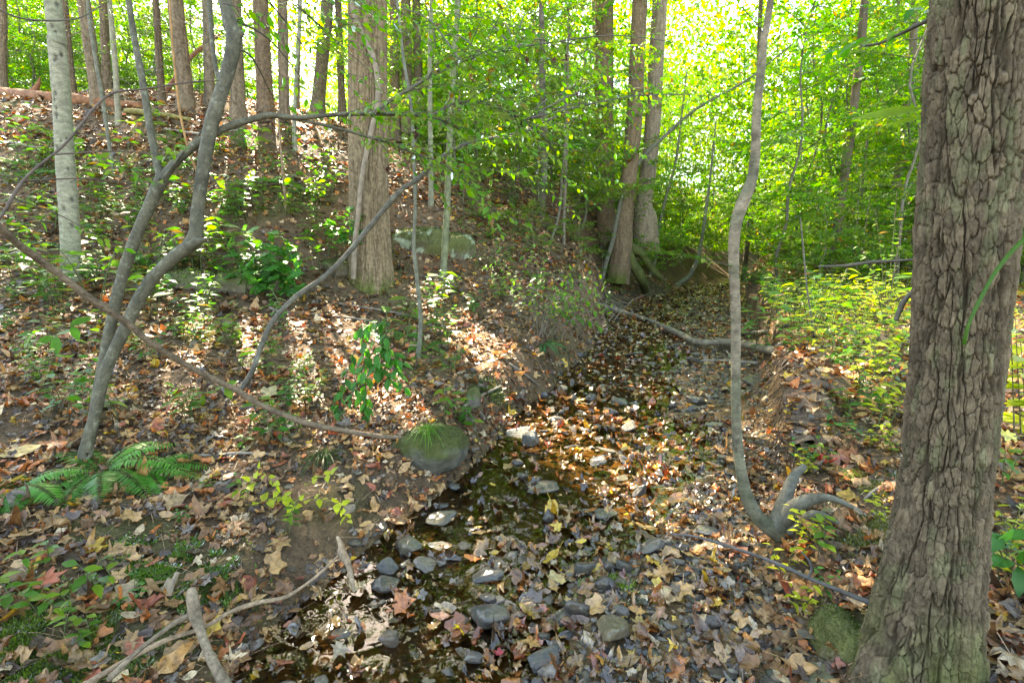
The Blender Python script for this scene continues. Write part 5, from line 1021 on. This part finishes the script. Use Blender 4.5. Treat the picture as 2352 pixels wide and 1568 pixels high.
# ------------------------------------------------------------------ creek stones
rs = np.random.default_rng(202)
STONE = []
for i in range(9):
    m = rock_mb((0, 0, 0), (1, .85, .6) if i % 3 else (1, .75, .45), rs, 300 + i * 7, (1, 1, 1), 24, K=13, sharp=[.1, .4, .9][i % 3], box=[.0, .2, .1][i % 3]); STONE.append(m.mesh('stone', M['stone']))
DK, OL, TN, GY_, SL_ = (.042, .038, .032), (.07, .068, .04), (.17, .135, .07), (.14, .122, .092), (.055, .056, .048)
LISTED = [
    (1130, 1463, 85, SL_, 'large slate stone with an orange tinge in the middle of the creek leaves', .7), (1414, 1478, 88, TN, 'big blocky olive-tan stone beside the dry leaf bed', .75), (1239, 1545, 62, SL_, 'dark slate stone cut off by the lower frame edge', .8), (898, 1518, 46, (.10, .07, .045), 'wet brown rounded stone in the shallow muddy water', .8),
    (880, 1392, 74, DK, 'pointed dark grey stone lying in the water', .45), (889, 1345, 55, SL_, 'rounded grey stone touching the pointed dark one', .6), (934, 1299, 70, OL, 'broad greenish stone in the muddy pool', .5), (976, 1344, 64, GY_, 'pale grey split stone in the pool', .4), (1015, 1341, 24, GY_, 'narrow plank-shaped grey stone next to the pale split one', .9), (1113, 1362, 64, SL_, 'grey-green leaf-shaped stone between the pale split stone and the shiny one', .4),
    (1008, 1232, 66, OL, 'oblong mossy stone in the pool beyond the boulder', .4), (1260, 1148, 58, DK, 'wide flat dark stone in the shining water', .3), (1340, 1327, 52, SL_, 'shiny bluish stone with white reflection', .7), (1393, 1358, 52, DK, 'squarish dark stone beside the bright wet moss', .7), (1438, 1316, 46, SL_, 'bluish stone touching the dark square one from behind', .7), (1400, 1313, 36, DK, 'small dark stone behind the bright wet moss', .7),
    (1503, 1268, 62, (.13, .12, .10), 'long tilted grey-brown stone pointing away from the viewer', .45), (1470, 1160, 44, DK, 'dark rounded stone standing out of the mirror-like water', .9), (1389, 1204, 60, GY_, 'pale flat elongated stone', .22), (1330, 1421, 62, DK, 'dark domed stone near the big olive-tan one', .7), (1288, 1432, 50, SL_, 'grey stone leaning on the dark domed one', .6), (1431, 1425, 46, (.10, .085, .065), 'brownish stone behind the big olive-tan one', .6),
    (1260, 1218, 30, DK, 'small upright black stone', 1.1), (1372, 1085, 46, SL_, 'blue-grey stone in the far pool', .5), (1221, 1042, 44, (.10, .11, .10), 'greenish upright stone among dark wet leaves', .9), (1043, 1131, 30, SL_, 'triangular light slate chip by the boulder', .5), (1015, 1190, 38, DK, 'dark low stone in the pool past the boulder', .4), (868, 1215, 38, DK, 'black oval stone at the water edge by the root prong', .35), (1428, 1117, 36, OL, 'flat green disc-shaped stone', .25), (1403, 1054, 38, OL, 'submerged green rounded stone', .4),
    (1197, 1117, 30, DK, 'dark stone just beyond the flat wide one', .6), (1190, 1082, 30, DK, 'low black stone in the reflecting pool', .4), (1249, 1481, 40, SL_, 'grey stone in front of the tilted leaves', .7), (1190, 1432, 40, DK, 'black flat stone behind the large slate one', .3), (1127, 1407, 36, SL_, 'tall narrow grey stone touching the large slate one', .8), (854, 1236, 30, SL_, 'small slate stone behind the root prong', .4), (812, 1257, 36, SL_, 'grey stone wedged under the root prong', .5), (1088, 1544, 46, (.2, .185, .16), 'pale dry stone at the lower frame edge', .7),
    (1180, 1016, 46, (.10, .11, .095), 'flat olive-grey slab in front of the boulder group', .35), (1330, 821, 36, DK, 'dark slab under the twiggy bush', .4), (1291, 912, 30, GY_, 'light rounded stone on the sunny gravel', .5), (1386, 912, 28, GY_, 'pale stone gleaming in the sunlit riffle', .6), (1361, 933, 34, SL_, 'grey-green stone in the sunlit riffle', .5), (1417, 935, 28, DK, 'small dark stone in the riffle', .6), (1410, 963, 28, DK, 'dark angular stone below the riffle', .8), (1274, 988, 28, GY_, 'pointed pale stone at the leafy edge', .7), (1445, 998, 38, SL_, 'grey stone amid glittering leaves', .5), (1344, 898, 34, OL, 'olive flat stone above the riffle', .3), (1246, 926, 22, DK, 'little dark stone at the bank foot', .6), (1316, 935, 20, GY_, 'little round pale pebble', .8),
    (1316, 1050, 42, DK, 'flat dark slab in the far pool', .3), (1547, 939, 26, DK, 'dark stone among sunlit leaves', .7), (1466, 828, 32, DK, 'black stone up the creek below the grey branch', .5), (1375, 828, 30, OL, 'low olive stone next to the twiggy bush', .4), (1606, 932, 40, SL_, 'blue-grey rounded stone close behind the curved sapling', .7), (1596, 836, 30, DK, 'dark stone in front of the grey branch', .7), (1732, 882, 56, GY_, 'long pale flat stone beside the curved sapling', .3), (1648, 986, 42, GY_, 'grey flat stone touching the curved sapling', .35), (1592, 945, 30, SL_, 'small bluish stone by the curved sapling', .5), (1628, 1232, 68, (.2, .18, .14), 'flat grey-beige stone lying at the end of the thin dark stick', .3)]
ST = []
for i, (x, y, w, c, lbl, f) in enumerate(LISTED):
    p = on_ground(x, y); t = depth(p); W = 1.0 * w / FPX * t; p[2] = max(p[2], wz(p[1]) - .02)
    o = bpy.data.objects.new('creek_stone', STONE[(i * 5 + 2) % 9]); COL.objects.link(o); q = p + np.array([0, W * .25, W * f * .3]); o.location = [float(v) for v in q]
    o.scale = (W * rs.uniform(.95, 1.08), W * rs.uniform(.75, 1.0), W * f * rs.uniform(1.25, 1.55)); o.rotation_euler = (rs.normal(0, .15), rs.normal(0, .15), rs.uniform(-.5, .5) + (PI if i % 2 else 0)); o.color = tuple(c) + (1,)
    tag(o, lbl, 'stone', 'stones in the creek bed'); ST.append((q[0], q[1], W))
WHERE = [(4.2, 'small {c} stone between the larger creek stones'), (6.5, 'small {c} stone in the leaf-strewn middle of the creek'), (30, 'little {c} stone far up the creek')]
k = 0
while k < 228:
    y = 1.45 + rs.random() ** 1.15 * 6.5; L, Rr = float(xl(np.array([y]))[0]), float(xr(np.array([y]))[0]); x = L + (Rr - L) * rs.uniform(.08, .95)
    if any((x - a) ** 2 + (y - b) ** 2 < (w * .6) ** 2 for a, b, w in ST): continue
    W = rs.uniform(.03, .085) * (1 + .06 * y); c, nm = [(DK, 'dark'), (SL_, 'bluish'), (OL, 'olive'), (GY_, 'pale grey'), (DK, 'dark')][int(rs.integers(5))]
    o = bpy.data.objects.new('creek_stone', STONE[int(rs.integers(9))]); COL.objects.link(o); o.location = (x, y, max(hz(x, y), wz(y) - .03) + W * .12); o.scale = (W, W * rs.uniform(.7, 1), W * rs.uniform(.4, .9)); o.rotation_euler = (rs.normal(0, .2), rs.normal(0, .2), rs.uniform(0, 6.3)); o.color = tuple(np.array(c) * rs.uniform(.75, 1.3)) + (1,)
    tag(o, next(t for lim, t in WHERE if y < lim).format(c=nm), 'stone', 'stones in the creek bed'); ST.append((x, y, W)); k += 1
N = 16000; y = 1.2 + rs.random(N) ** 1.3 * 14; L, Rr = xl(y), xr(y); x = L + (Rr - L) * rs.random(N); z = height(x, y)
gm = rock_mb((0, 0, 0), (1, .8, .55), rs, 99, (1, 1, 1), 5); gt = (gm.V[0], np.concatenate([gm.F[0][:, [0, 1, 2]], gm.F[0][:, [0, 2, 3]]])); a = rs.uniform(0, 6.3, N)
cc = np.array([DK, SL_, OL, GY_, (.12, .09, .06)])[rs.integers(0, 5, N)] * rs.uniform(.7, 1.3, (N, 1))
mb = MB(); scatter(mb, gt, np.stack([x, y, z], -1), np.stack([np.cos(a), np.sin(a), rs.normal(0, .2, N)], -1), np.tile([0, 0, 1.], (N, 1)) + rs.normal(0, .15, (N, 3)), rs.uniform(.012, .055, N), cc)
tag(lone(mb, 'gravel', mat_solid('wet_gravel', 30, .6, 1.3, .6, .4, .01, .35)), 'fine wet gravel covering the creek bed', 'gravel', kind='stuff')

# ------------------------------------------------------------------ fallen leaves
rl = np.random.default_rng(404)
HI = {k: [litter_leaf(k, c, rl, True) for c in cs] for k, cs in dict(maple=(.25, .6, 1.0, 1.4), tulip=(.3, .8, 1.2), oak=(.3, .7), beech=(.3, .8, 1.4)).items()}
LOW = [litter_leaf(k, c, rl, False, False) for k, c in (('maple', .4), ('maple', .9), ('tulip', .4), ('tulip', 1.0), ('beech', .5), ('beech', 1.1), ('oak', .6), ('tulip', 1.4))]
PAL = [('tan', (.40, .225, .085), .24), ('brown', (.215, .10, .036), .25), ('dark brown', (.068, .041, .024), .22), ('grey', (.17, .135, .10), .08), ('orange', (.44, .145, .035), .08), ('russet', (.29, .08, .035), .06), ('yellow', (.52, .32, .03), .035), ('pale', (.46, .34, .2), .055)]
PW = np.array([q[2] for q in PAL]); PW = PW / PW.sum(); PC = np.array([q[1] for q in PAL])
def leaf_field(N, yf, side_lo, side_hi, temps_n, size, lift, reject):
    y = yf(N); x = rl.uniform(side_lo, side_hi, N) * (y * 1.12 + .9); s = (x - xl(y)) / (xr(y) - xl(y))
    n = normal(x, y); k = (n[:, 2] > .3) & (rl.random(N) < reject(x, y, s)); x, y, n, s = x[k], y[k], n[k], s[k]; N = len(x)
    if len(ST) and y.min() < 5:
        sa = np.array(ST); near_st = ((x[:, None] - sa[None, :, 0]) ** 2 + (y[:, None] - sa[None, :, 1]) ** 2 < (.5 * sa[None, :, 2]) ** 2).any(1); k = ~(near_st & (rl.random(N) < .85)); x, y, n, s = x[k], y[k], n[k], s[k]; N = len(x)
    inch = (s > 0) & (s < 1); z = np.where(inch, np.maximum(height(x, y), wz(y) - .008), height(x, y)) + rl.random(N) ** 1.5 * lift
    nn = unit(n + rl.normal(0, .29, (N, 3))); a = rl.uniform(0, 6.3, N); c = PC[rl.choice(len(PAL), N, p=PW)] * rl.uniform(.65, 1.3, (N, 1))
    return np.stack([x, y, z], -1), np.stack([np.cos(a), np.sin(a), rl.normal(0, .2, N)], -1), nn, size * np.exp(rl.normal(-.05, .3, N)), c * np.where(inch & (z < wz(y) + .05), .8, 1)[:, None], inch & (s < .9)
MOSSY = [on_ground(370, 1320), on_ground(120, 1480), on_ground(1975, 1215)]
def dens(x, y, s):
    b0 = dens0(x, y, s); u_ = x - xl(y)
    bare = sstep(-1.15, -.95, u_) * sstep(-.02, -.15, u_) * sstep(1.95, 2.1, y) * sstep(2.95, 2.7, y) * sstep(-.35, .05, fbm(np.stack([x, y], -1) * 2.2, 2, 73) + .15); b0 = b0 * (1 - .8 * bare)
    for m in MOSSY: b0 = b0 * (1 - .75 * np.exp(-((x - m[0]) ** 2 + (y - m[1]) ** 2) / .028))
    return b0
def dens0(x, y, s):
    b = .55 + .45 * sstep(-.3, .3, fbm(np.stack([x, y], -1) * 1.3, 3, 71)); w = (s > 0) & (s < 1)
    pool = w & (s < .42) & (y < 3.9)
    return np.where(pool, .17, np.where(w & (y > 2.3) & (y < 4.3) & (s < .72), .34, np.where(w & (y < 3), .8, np.where(w & (y < 8), .42, b))))
def scatter_litter(field, temps, name, lbl):
    wet_all = field[5] if len(field) > 5 else np.zeros(len(field[0]), bool)
    for wet in (False, True):
        p, d, n, s, c = (q[wet_all == wet] for q in field[:5])
        if not len(p): continue
        mb = MB(); k = rl.integers(0, len(temps), len(p))
        for i, T in enumerate(temps): m = k == i; scatter(mb, T, p[m], d[m], n[m], s[m], c[m])
        tag(lone(mb, name, M['litter_wet' if wet else 'litter']), lbl + (', soaked in the creek bed' if wet else ''), 'fallen leaves', kind='stuff')
allhi = [t for v in HI.values() for t in v if v is not HI['maple']] + HI['maple'][2:] + HI['tulip'][1:] + HI['beech']
near = leaf_field(19000, lambda n: 1.0 + rl.random(n) ** .8 * 3.3, -1.05, 1.05, 0, .08, .03, dens)
# the ones that show largest become leaves of their own
X, Yp, T_ = to_px(near[0]); show = near[3] / T_ * FPX; vis = (X > 15) & (X < 2335) & (Yp > 640) & (Yp < 1555) & (near[4].max(1) > .06) & (np.hypot(X - 2150, 0) > 150)
order = np.argsort(-np.where(vis, show + 18 * (rl.random(len(show))), 0))[:236]; own = np.zeros(len(show), bool); own[order] = True
scatter_litter(tuple(a[~own] for a in near), allhi, 'fallen_leaves', 'thick litter of brown and tan fallen leaves on the near banks and creek')
scatter_litter(leaf_field(16000, lambda n: 1.0 + rl.random(n) * 4, -1.05, 1.05, 0, .035, .015, lambda x, y, s: dens(x, y, s) * np.where((s > 0) & (s < .7), .5, 1)), LOW, 'leaf_crumbs', 'broken bits of dead leaves between the whole ones')
mid = leaf_field(27000, lambda n: 4.0 + rl.random(n) ** .8 * 5.2, -1.05, 1.05, 0, .092, .035, dens); scatter_litter(mid, LOW, 'fallen_leaves', 'leaf litter over the middle slope and creek')
far = leaf_field(42000, lambda n: 8.8 + rl.random(n) * 9.5, -1.05, 1.05, 0, .11, .04, dens); scatter_litter(far, LOW[:6], 'fallen_leaves', 'leaf litter over the upper hillside and far bank')
n = len(LIP[0]); scatter_litter(LIP + (PC[rl.choice(len(PAL), n, p=PW)] * rl.uniform(.65, 1.3, (n, 1)),), LOW, 'fallen_leaves', 'fallen leaves caught on the lip of the undercut bank')
LMESH, LWET = {}, {}
for kd, ts in HI.items():
    for j, (V, F) in enumerate(ts): LMESH[(kd, j)] = MB().add(V, F).mesh('fallen_leaf', M['litter_one']); LWET[(kd, j)] = MB().add(V, F).mesh('fallen_leaf', M['litter_one_wet'])
SHAPE = dict(maple='pointed', tulip='four-lobed', oak='round-lobed', beech='oval'); CURL = ['flat', 'bent', 'curled', 'crumpled']
def leaf_obj(p, d, n, s, c, key, lbl):
    ss_ = (p[0] - float(xl(np.array([p[1]]))[0])) / float(xr(np.array([p[1]]))[0] - xl(np.array([p[1]]))[0]); o = bpy.data.objects.new('fallen_leaf', (LWET if 0 < ss_ < .9 else LMESH)[key]); COL.objects.link(o); from mathutils import Matrix
    x_, y_, z_ = basis(np.array([d]), np.array([n])); Mx = np.stack([x_[0], y_[0], z_[0]], 1) * s; m4 = np.eye(4); m4[:3, :3] = Mx; m4[:3, 3] = p
    o.matrix_world = Matrix(m4.tolist()); o.color = tuple(np.clip(c, 0, 1)) + (1,); tag(o, lbl, 'leaf', 'large fallen leaves')
MARK = [(1085, 'creek'), (0, '')]
LM = [(985, 1060, 'the mossy boulder'), (1130, 1463, 'the large slate stone'), (1414, 1478, 'the big olive-tan stone'), (880, 1392, 'the pointed dark stone'), (976, 1344, 'the pale split stone'), (1340, 1327, 'the shiny bluish stone'), (1503, 1268, 'the long tilted stone'), (1389, 1204, 'the pale flat elongated stone'), (1260, 1148, 'the wide flat dark stone'), (1628, 1232, 'the flat beige stone'), (1790, 1200, 'the curved sapling roots'), (1935, 1470, 'the moss mound'), (440, 1380, 'the root stump'), (780, 1260, 'the root prong'), (370, 1310, 'the dark moss carpet'), (230, 1090, 'the near fern'), (690, 1130, 'the yellow vine'), (215, 960, 'the forked stems'), (470, 900, 'the broad light green leaves'), (700, 960, 'the long dead branch'), (850, 900, 'the drooping glossy plant'), (560, 880, 'the leaning sapling foot'), (620, 1380, 'the tan twig'), (1690, 1000, 'the curved sapling trunk'), (1830, 1320, 'the thin dark stick'), (1088, 920, 'the upright mossy stone'), (120, 1480, 'the olive near-bank moss'), (1700, 1450, 'the dry leaf bed by the moss mound')]
cnt = {}
keys = list(LMESH); wt = np.array([{'maple': .75, 'tulip': 1.2, 'oak': .45, 'beech': 1.3}[k[0]] for k in keys]); wt /= wt.sum()
for i in order:
    c = near[4][i]; ci = int(np.argmin(((PC / PC.sum(1, keepdims=True) - c / c.sum()) ** 2).sum(1) + .3 * (PC.mean(1) - c.mean()) ** 2)); key = keys[rl.choice(len(keys), p=wt)]
    lm = min(LM, key=lambda q: (q[0] - X[i]) ** 2 + (q[1] - Yp[i]) ** 2); sz = 'large ' if near[3][i] > .105 else 'small ' if near[3][i] < .075 else ''
    leaf_obj(near[0][i] + [0, 0, .012], near[1][i], near[2][i], near[3][i] * 1.1, c, key, f'{sz}{CURL[min(key[1], 3)]} {PAL[ci][0]} {SHAPE[key[0]]} leaf near {lm[2]}')
for (x, y, w, c, key, lbl) in [(1062, 1480, 52, (.62, .42, .012), ('maple', 0), 'bright yellow pointed-lobed leaf lying before the large slate stone'), (925, 1428, 70, (.42, .13, .03), ('maple', 1), 'big orange pointed-lobed leaf on the shallow water'), (1466, 1418, 44, (.40, .19, .03), ('oak', 0), 'orange-tan round-lobed leaf standing up behind the olive-tan stone'), (1500, 1300, 42, (.48, .29, .03), ('tulip', 1), 'golden four-lobed leaf beside the long tilted stone'), (1305, 1450, 40, (.17, .06, .03), ('beech', 1), 'dark russet oval leaf by the dark domed stone'), (1012, 1460, 45, (.26, .10, .05), ('beech', 0), 'reddish oval leaf left of the yellow one'.replace('left of', 'next to')),
                                (110, 1350, 80, (.42, .10, .04), ('maple', 0), 'large orange-red pointed-lobed leaf on the near mossy bank'), (290, 1375, 66, (.36, .25, .14), ('tulip', 1), 'pale tan leaf resting on the dark moss carpet'), (400, 1165, 70, (.32, .20, .09), ('maple', 1), 'wide tan pointed-lobed leaf on bare soil below the ferns'), (50, 1340, 80, (.25, .15, .08), ('maple', 2), 'big brown pointed-lobed leaf at the frame edge'), (490, 1455, 55, (.42, .27, .03), ('tulip', 0), 'spotted yellow leaf behind the root stump'), (50, 1050, 70, (.42, .30, .10), ('beech', 0), 'large yellowish oval leaf by the frame-edge fern'), (130, 1030, 62, (.30, .13, .05), ('maple', 1), 'rust-orange leaf beside the forked stems'),
                                (620, 912, 52, (.42, .33, .15), ('tulip', 0), 'pale cream leaf lying under the long dead branch'), (1620, 1470, 80, (.15, .085, .05), ('beech', 2), 'large brown leaf standing on the dry leaf bed'), (1280, 1240, 34, (.5, .32, .03), ('maple', 0), 'small golden pointed-lobed leaf in the glittering shallows'), (1278, 1345, 50, (.42, .30, .12), ('tulip', 0), 'buff pointed leaf beside the shiny bluish stone'), (1335, 1272, 24, (.6, .4, .02), ('beech', 0), 'tiny yellow leaf above the shiny bluish stone'), (1510, 1357, 36, (.55, .36, .03), ('tulip', 0), 'vivid yellow leaf among dark wet leaves'), (1380, 1530, 40, (.5, .22, .03), ('maple', 0), 'orange-yellow leaf near the lower frame edge'), (1975, 1360, 50, (.42, .16, .05), ('beech', 2), 'orange curled oval leaf caught between stick and thick trunk'),
                                (1885, 1065, 60, (.45, .05, .02), ('maple', 2), 'vivid red leaf above the curved sapling roots'), (1920, 1060, 55, (.35, .13, .07), ('tulip', 2), 'red-brown folded leaf on the bank above the roots'), (2325, 1330, 70, (.5, .12, .02), ('maple', 1), 'fiery orange-red leaf behind the thick trunk'), (1146, 1530, 30, (.35, .02, .025), ('beech', 1), 'small crimson leaf between the pale dry stone and the slate stone'), (1700, 1500, 60, (.2, .12, .075), ('tulip', 2), 'brown folded leaf near the pale stone under the mound'), (2310, 1000, 60, (.55, .5, .1), ('maple', 1), 'ragged yellow leaf with insect holes behind the thick trunk')]:
    p = on_ground(x, y)
    if x > 2250: p = at_t(x, y, 2.0)
    p = p + np.array([0, 0, .035 if x < 2250 else 0]); p[2] = max(p[2], wz(p[1]) + .02); t = depth(p); s = w / FPX * t * 1.15
    a = rl.uniform(0, 6.3); leaf_obj(p, (math.cos(a), math.sin(a), .1), unit(np.array([rl.normal(0, .15), -.35, 1])), s, c, key, lbl)
# low leafy ground cover on the sunny bank
N = 2300; y = 2.6 + rl.random(N) * 8.5; x = xr(y) + .25 + rl.random(N) ** 1.2 * 5.5; k = fbm(np.stack([x, y], -1) * 1.5, 3, 72) > -.12; x, y = x[k], y[k]; N = len(x)
k = 5; px_ = np.repeat(x, k) + rl.normal(0, .05, N * k); py_ = np.repeat(y, k) + rl.normal(0, .05, N * k); n2 = N * k
pz_ = height(px_, py_) + rl.random(n2) * (.08 + .45 * sstep(-.05, .45, fbm(np.stack([px_, py_], -1) * 1.1, 2, 74))) + .02; cc = np.stack([live_col(rl, q) for q in ['sun', 'mix', 'mix', 'sun', 'mix', 'yellow'] * 40])[rl.integers(0, 240, n2)]
mb = MB(); a = rl.uniform(0, 6.3, n2); scatter(mb, TEMP_TINY[2], np.stack([px_, py_, pz_], -1), np.stack([np.cos(a), np.sin(a), rl.normal(.1, .3, n2)], -1), unit(rl.normal(0, .35, (n2, 3)) + [0, 0, 1]), rl.uniform(.025, .06, n2), cc)
tag(lone(mb, 'undergrowth', M['leaf']), 'low bright leafy ground cover on the sunny bank', 'ground cover', kind='stuff')
N = 9000; y = 1.2 + rl.random(N) * 3.2; x = rl.uniform(-1.05, 1.05, N) * (y * 1.1 + .8); k = (x < xl(y) + .02) | (x > xr(y)); x, y = x[k], y[k]; N = len(x); a = rl.uniform(0, 6.3, N)
mb = MB(); scatter(mb, gt, np.stack([x, y, height(x, y)], -1), np.stack([np.cos(a), np.sin(a), 0 * a], -1), np.tile([0, 0, 1.], (N, 1)), rl.uniform(.004, .014, N), np.array([.13, .09, .055]) * rl.uniform(.5, 1.7, (N, 1)))
tag(lone(mb, 'grit', M['rock']), 'crumbs of soil and grit on the bare bank', 'grit', kind='stuff')
# loose needles and stalks over the soil
N = 5200; y = 1.2 + rl.random(N) * 4.5; x = rl.uniform(-1.05, 1.05, N) * (y * 1.1 + .8); k = (x < xl(y) + .02) | (x > xr(y)); x, y = x[k], y[k]; N = len(x); z = height(x, y) + .012; a = rl.uniform(0, 6.3, N)
V = np.array([(-.012, 0, 0), (.012, 0, 0), (.010, .5, .05), (-.010, .5, .05), (.008, 1, 0), (-.008, 1, 0)], float); F = np.array([(0, 1, 2), (0, 2, 3), (3, 2, 4), (3, 4, 5)])
mb = MB(); scatter(mb, (V, F), np.stack([x, y, np.maximum(z, wz(y))], -1), np.stack([np.cos(a), np.sin(a), rl.normal(0, .2, N)], -1), np.tile([0, 0, 1.], (N, 1)), rl.uniform(.05, .16, N), np.array([.19, .12, .07]) * rl.uniform(.5, 1.6, (N, 1)))
tag(lone(mb, 'needle_litter', M['litter']), 'fine needles and leaf stalks strewn over the soil', 'litter', kind='stuff')

# ------------------------------------------------------------------ light
sd = SUND
sun = bpy.data.lights.new('sun', 'SUN'); sun.energy = 4.8; sun.angle = math.radians(.5); sun.color = (1, .95, .86)
so = bpy.data.objects.new('sun', sun); COL.objects.link(so); from mathutils import Vector
so.rotation_euler = Vector([float(-v) for v in sd]).to_track_quat('-Z', 'Y').to_euler()
W = bpy.data.worlds.new('World'); SC.world = W; W.use_nodes = True; nt = W.node_tree
sky = nt.nodes.new('ShaderNodeTexSky'); sky.sky_type = 'NISHITA'; sky.sun_disc = False; sky.sun_elevation = EL; sky.sun_rotation = AZ
bg = nt.nodes['Background']; bg.inputs[1].default_value = .15; nt.links.new(sky.outputs[0], bg.inputs[0])
SC.view_settings.view_transform = 'Standard'; SC.view_settings.look = 'None'; SC.view_settings.gamma = 1; SC.view_settings.exposure = 3.3; SC.view_settings.use_white_balance = True; SC.view_settings.white_balance_temperature = 8300; SC.view_settings.white_balance_tint = 10
cy = SC.cycles; cy.max_bounces = 9; cy.diffuse_bounces = 6; cy.glossy_bounces = 2; cy.transmission_bounces = 4; cy.transparent_max_bounces = 6; cy.caustics_reflective = False; cy.caustics_refractive = False
SC.render.use_persistent_data = False
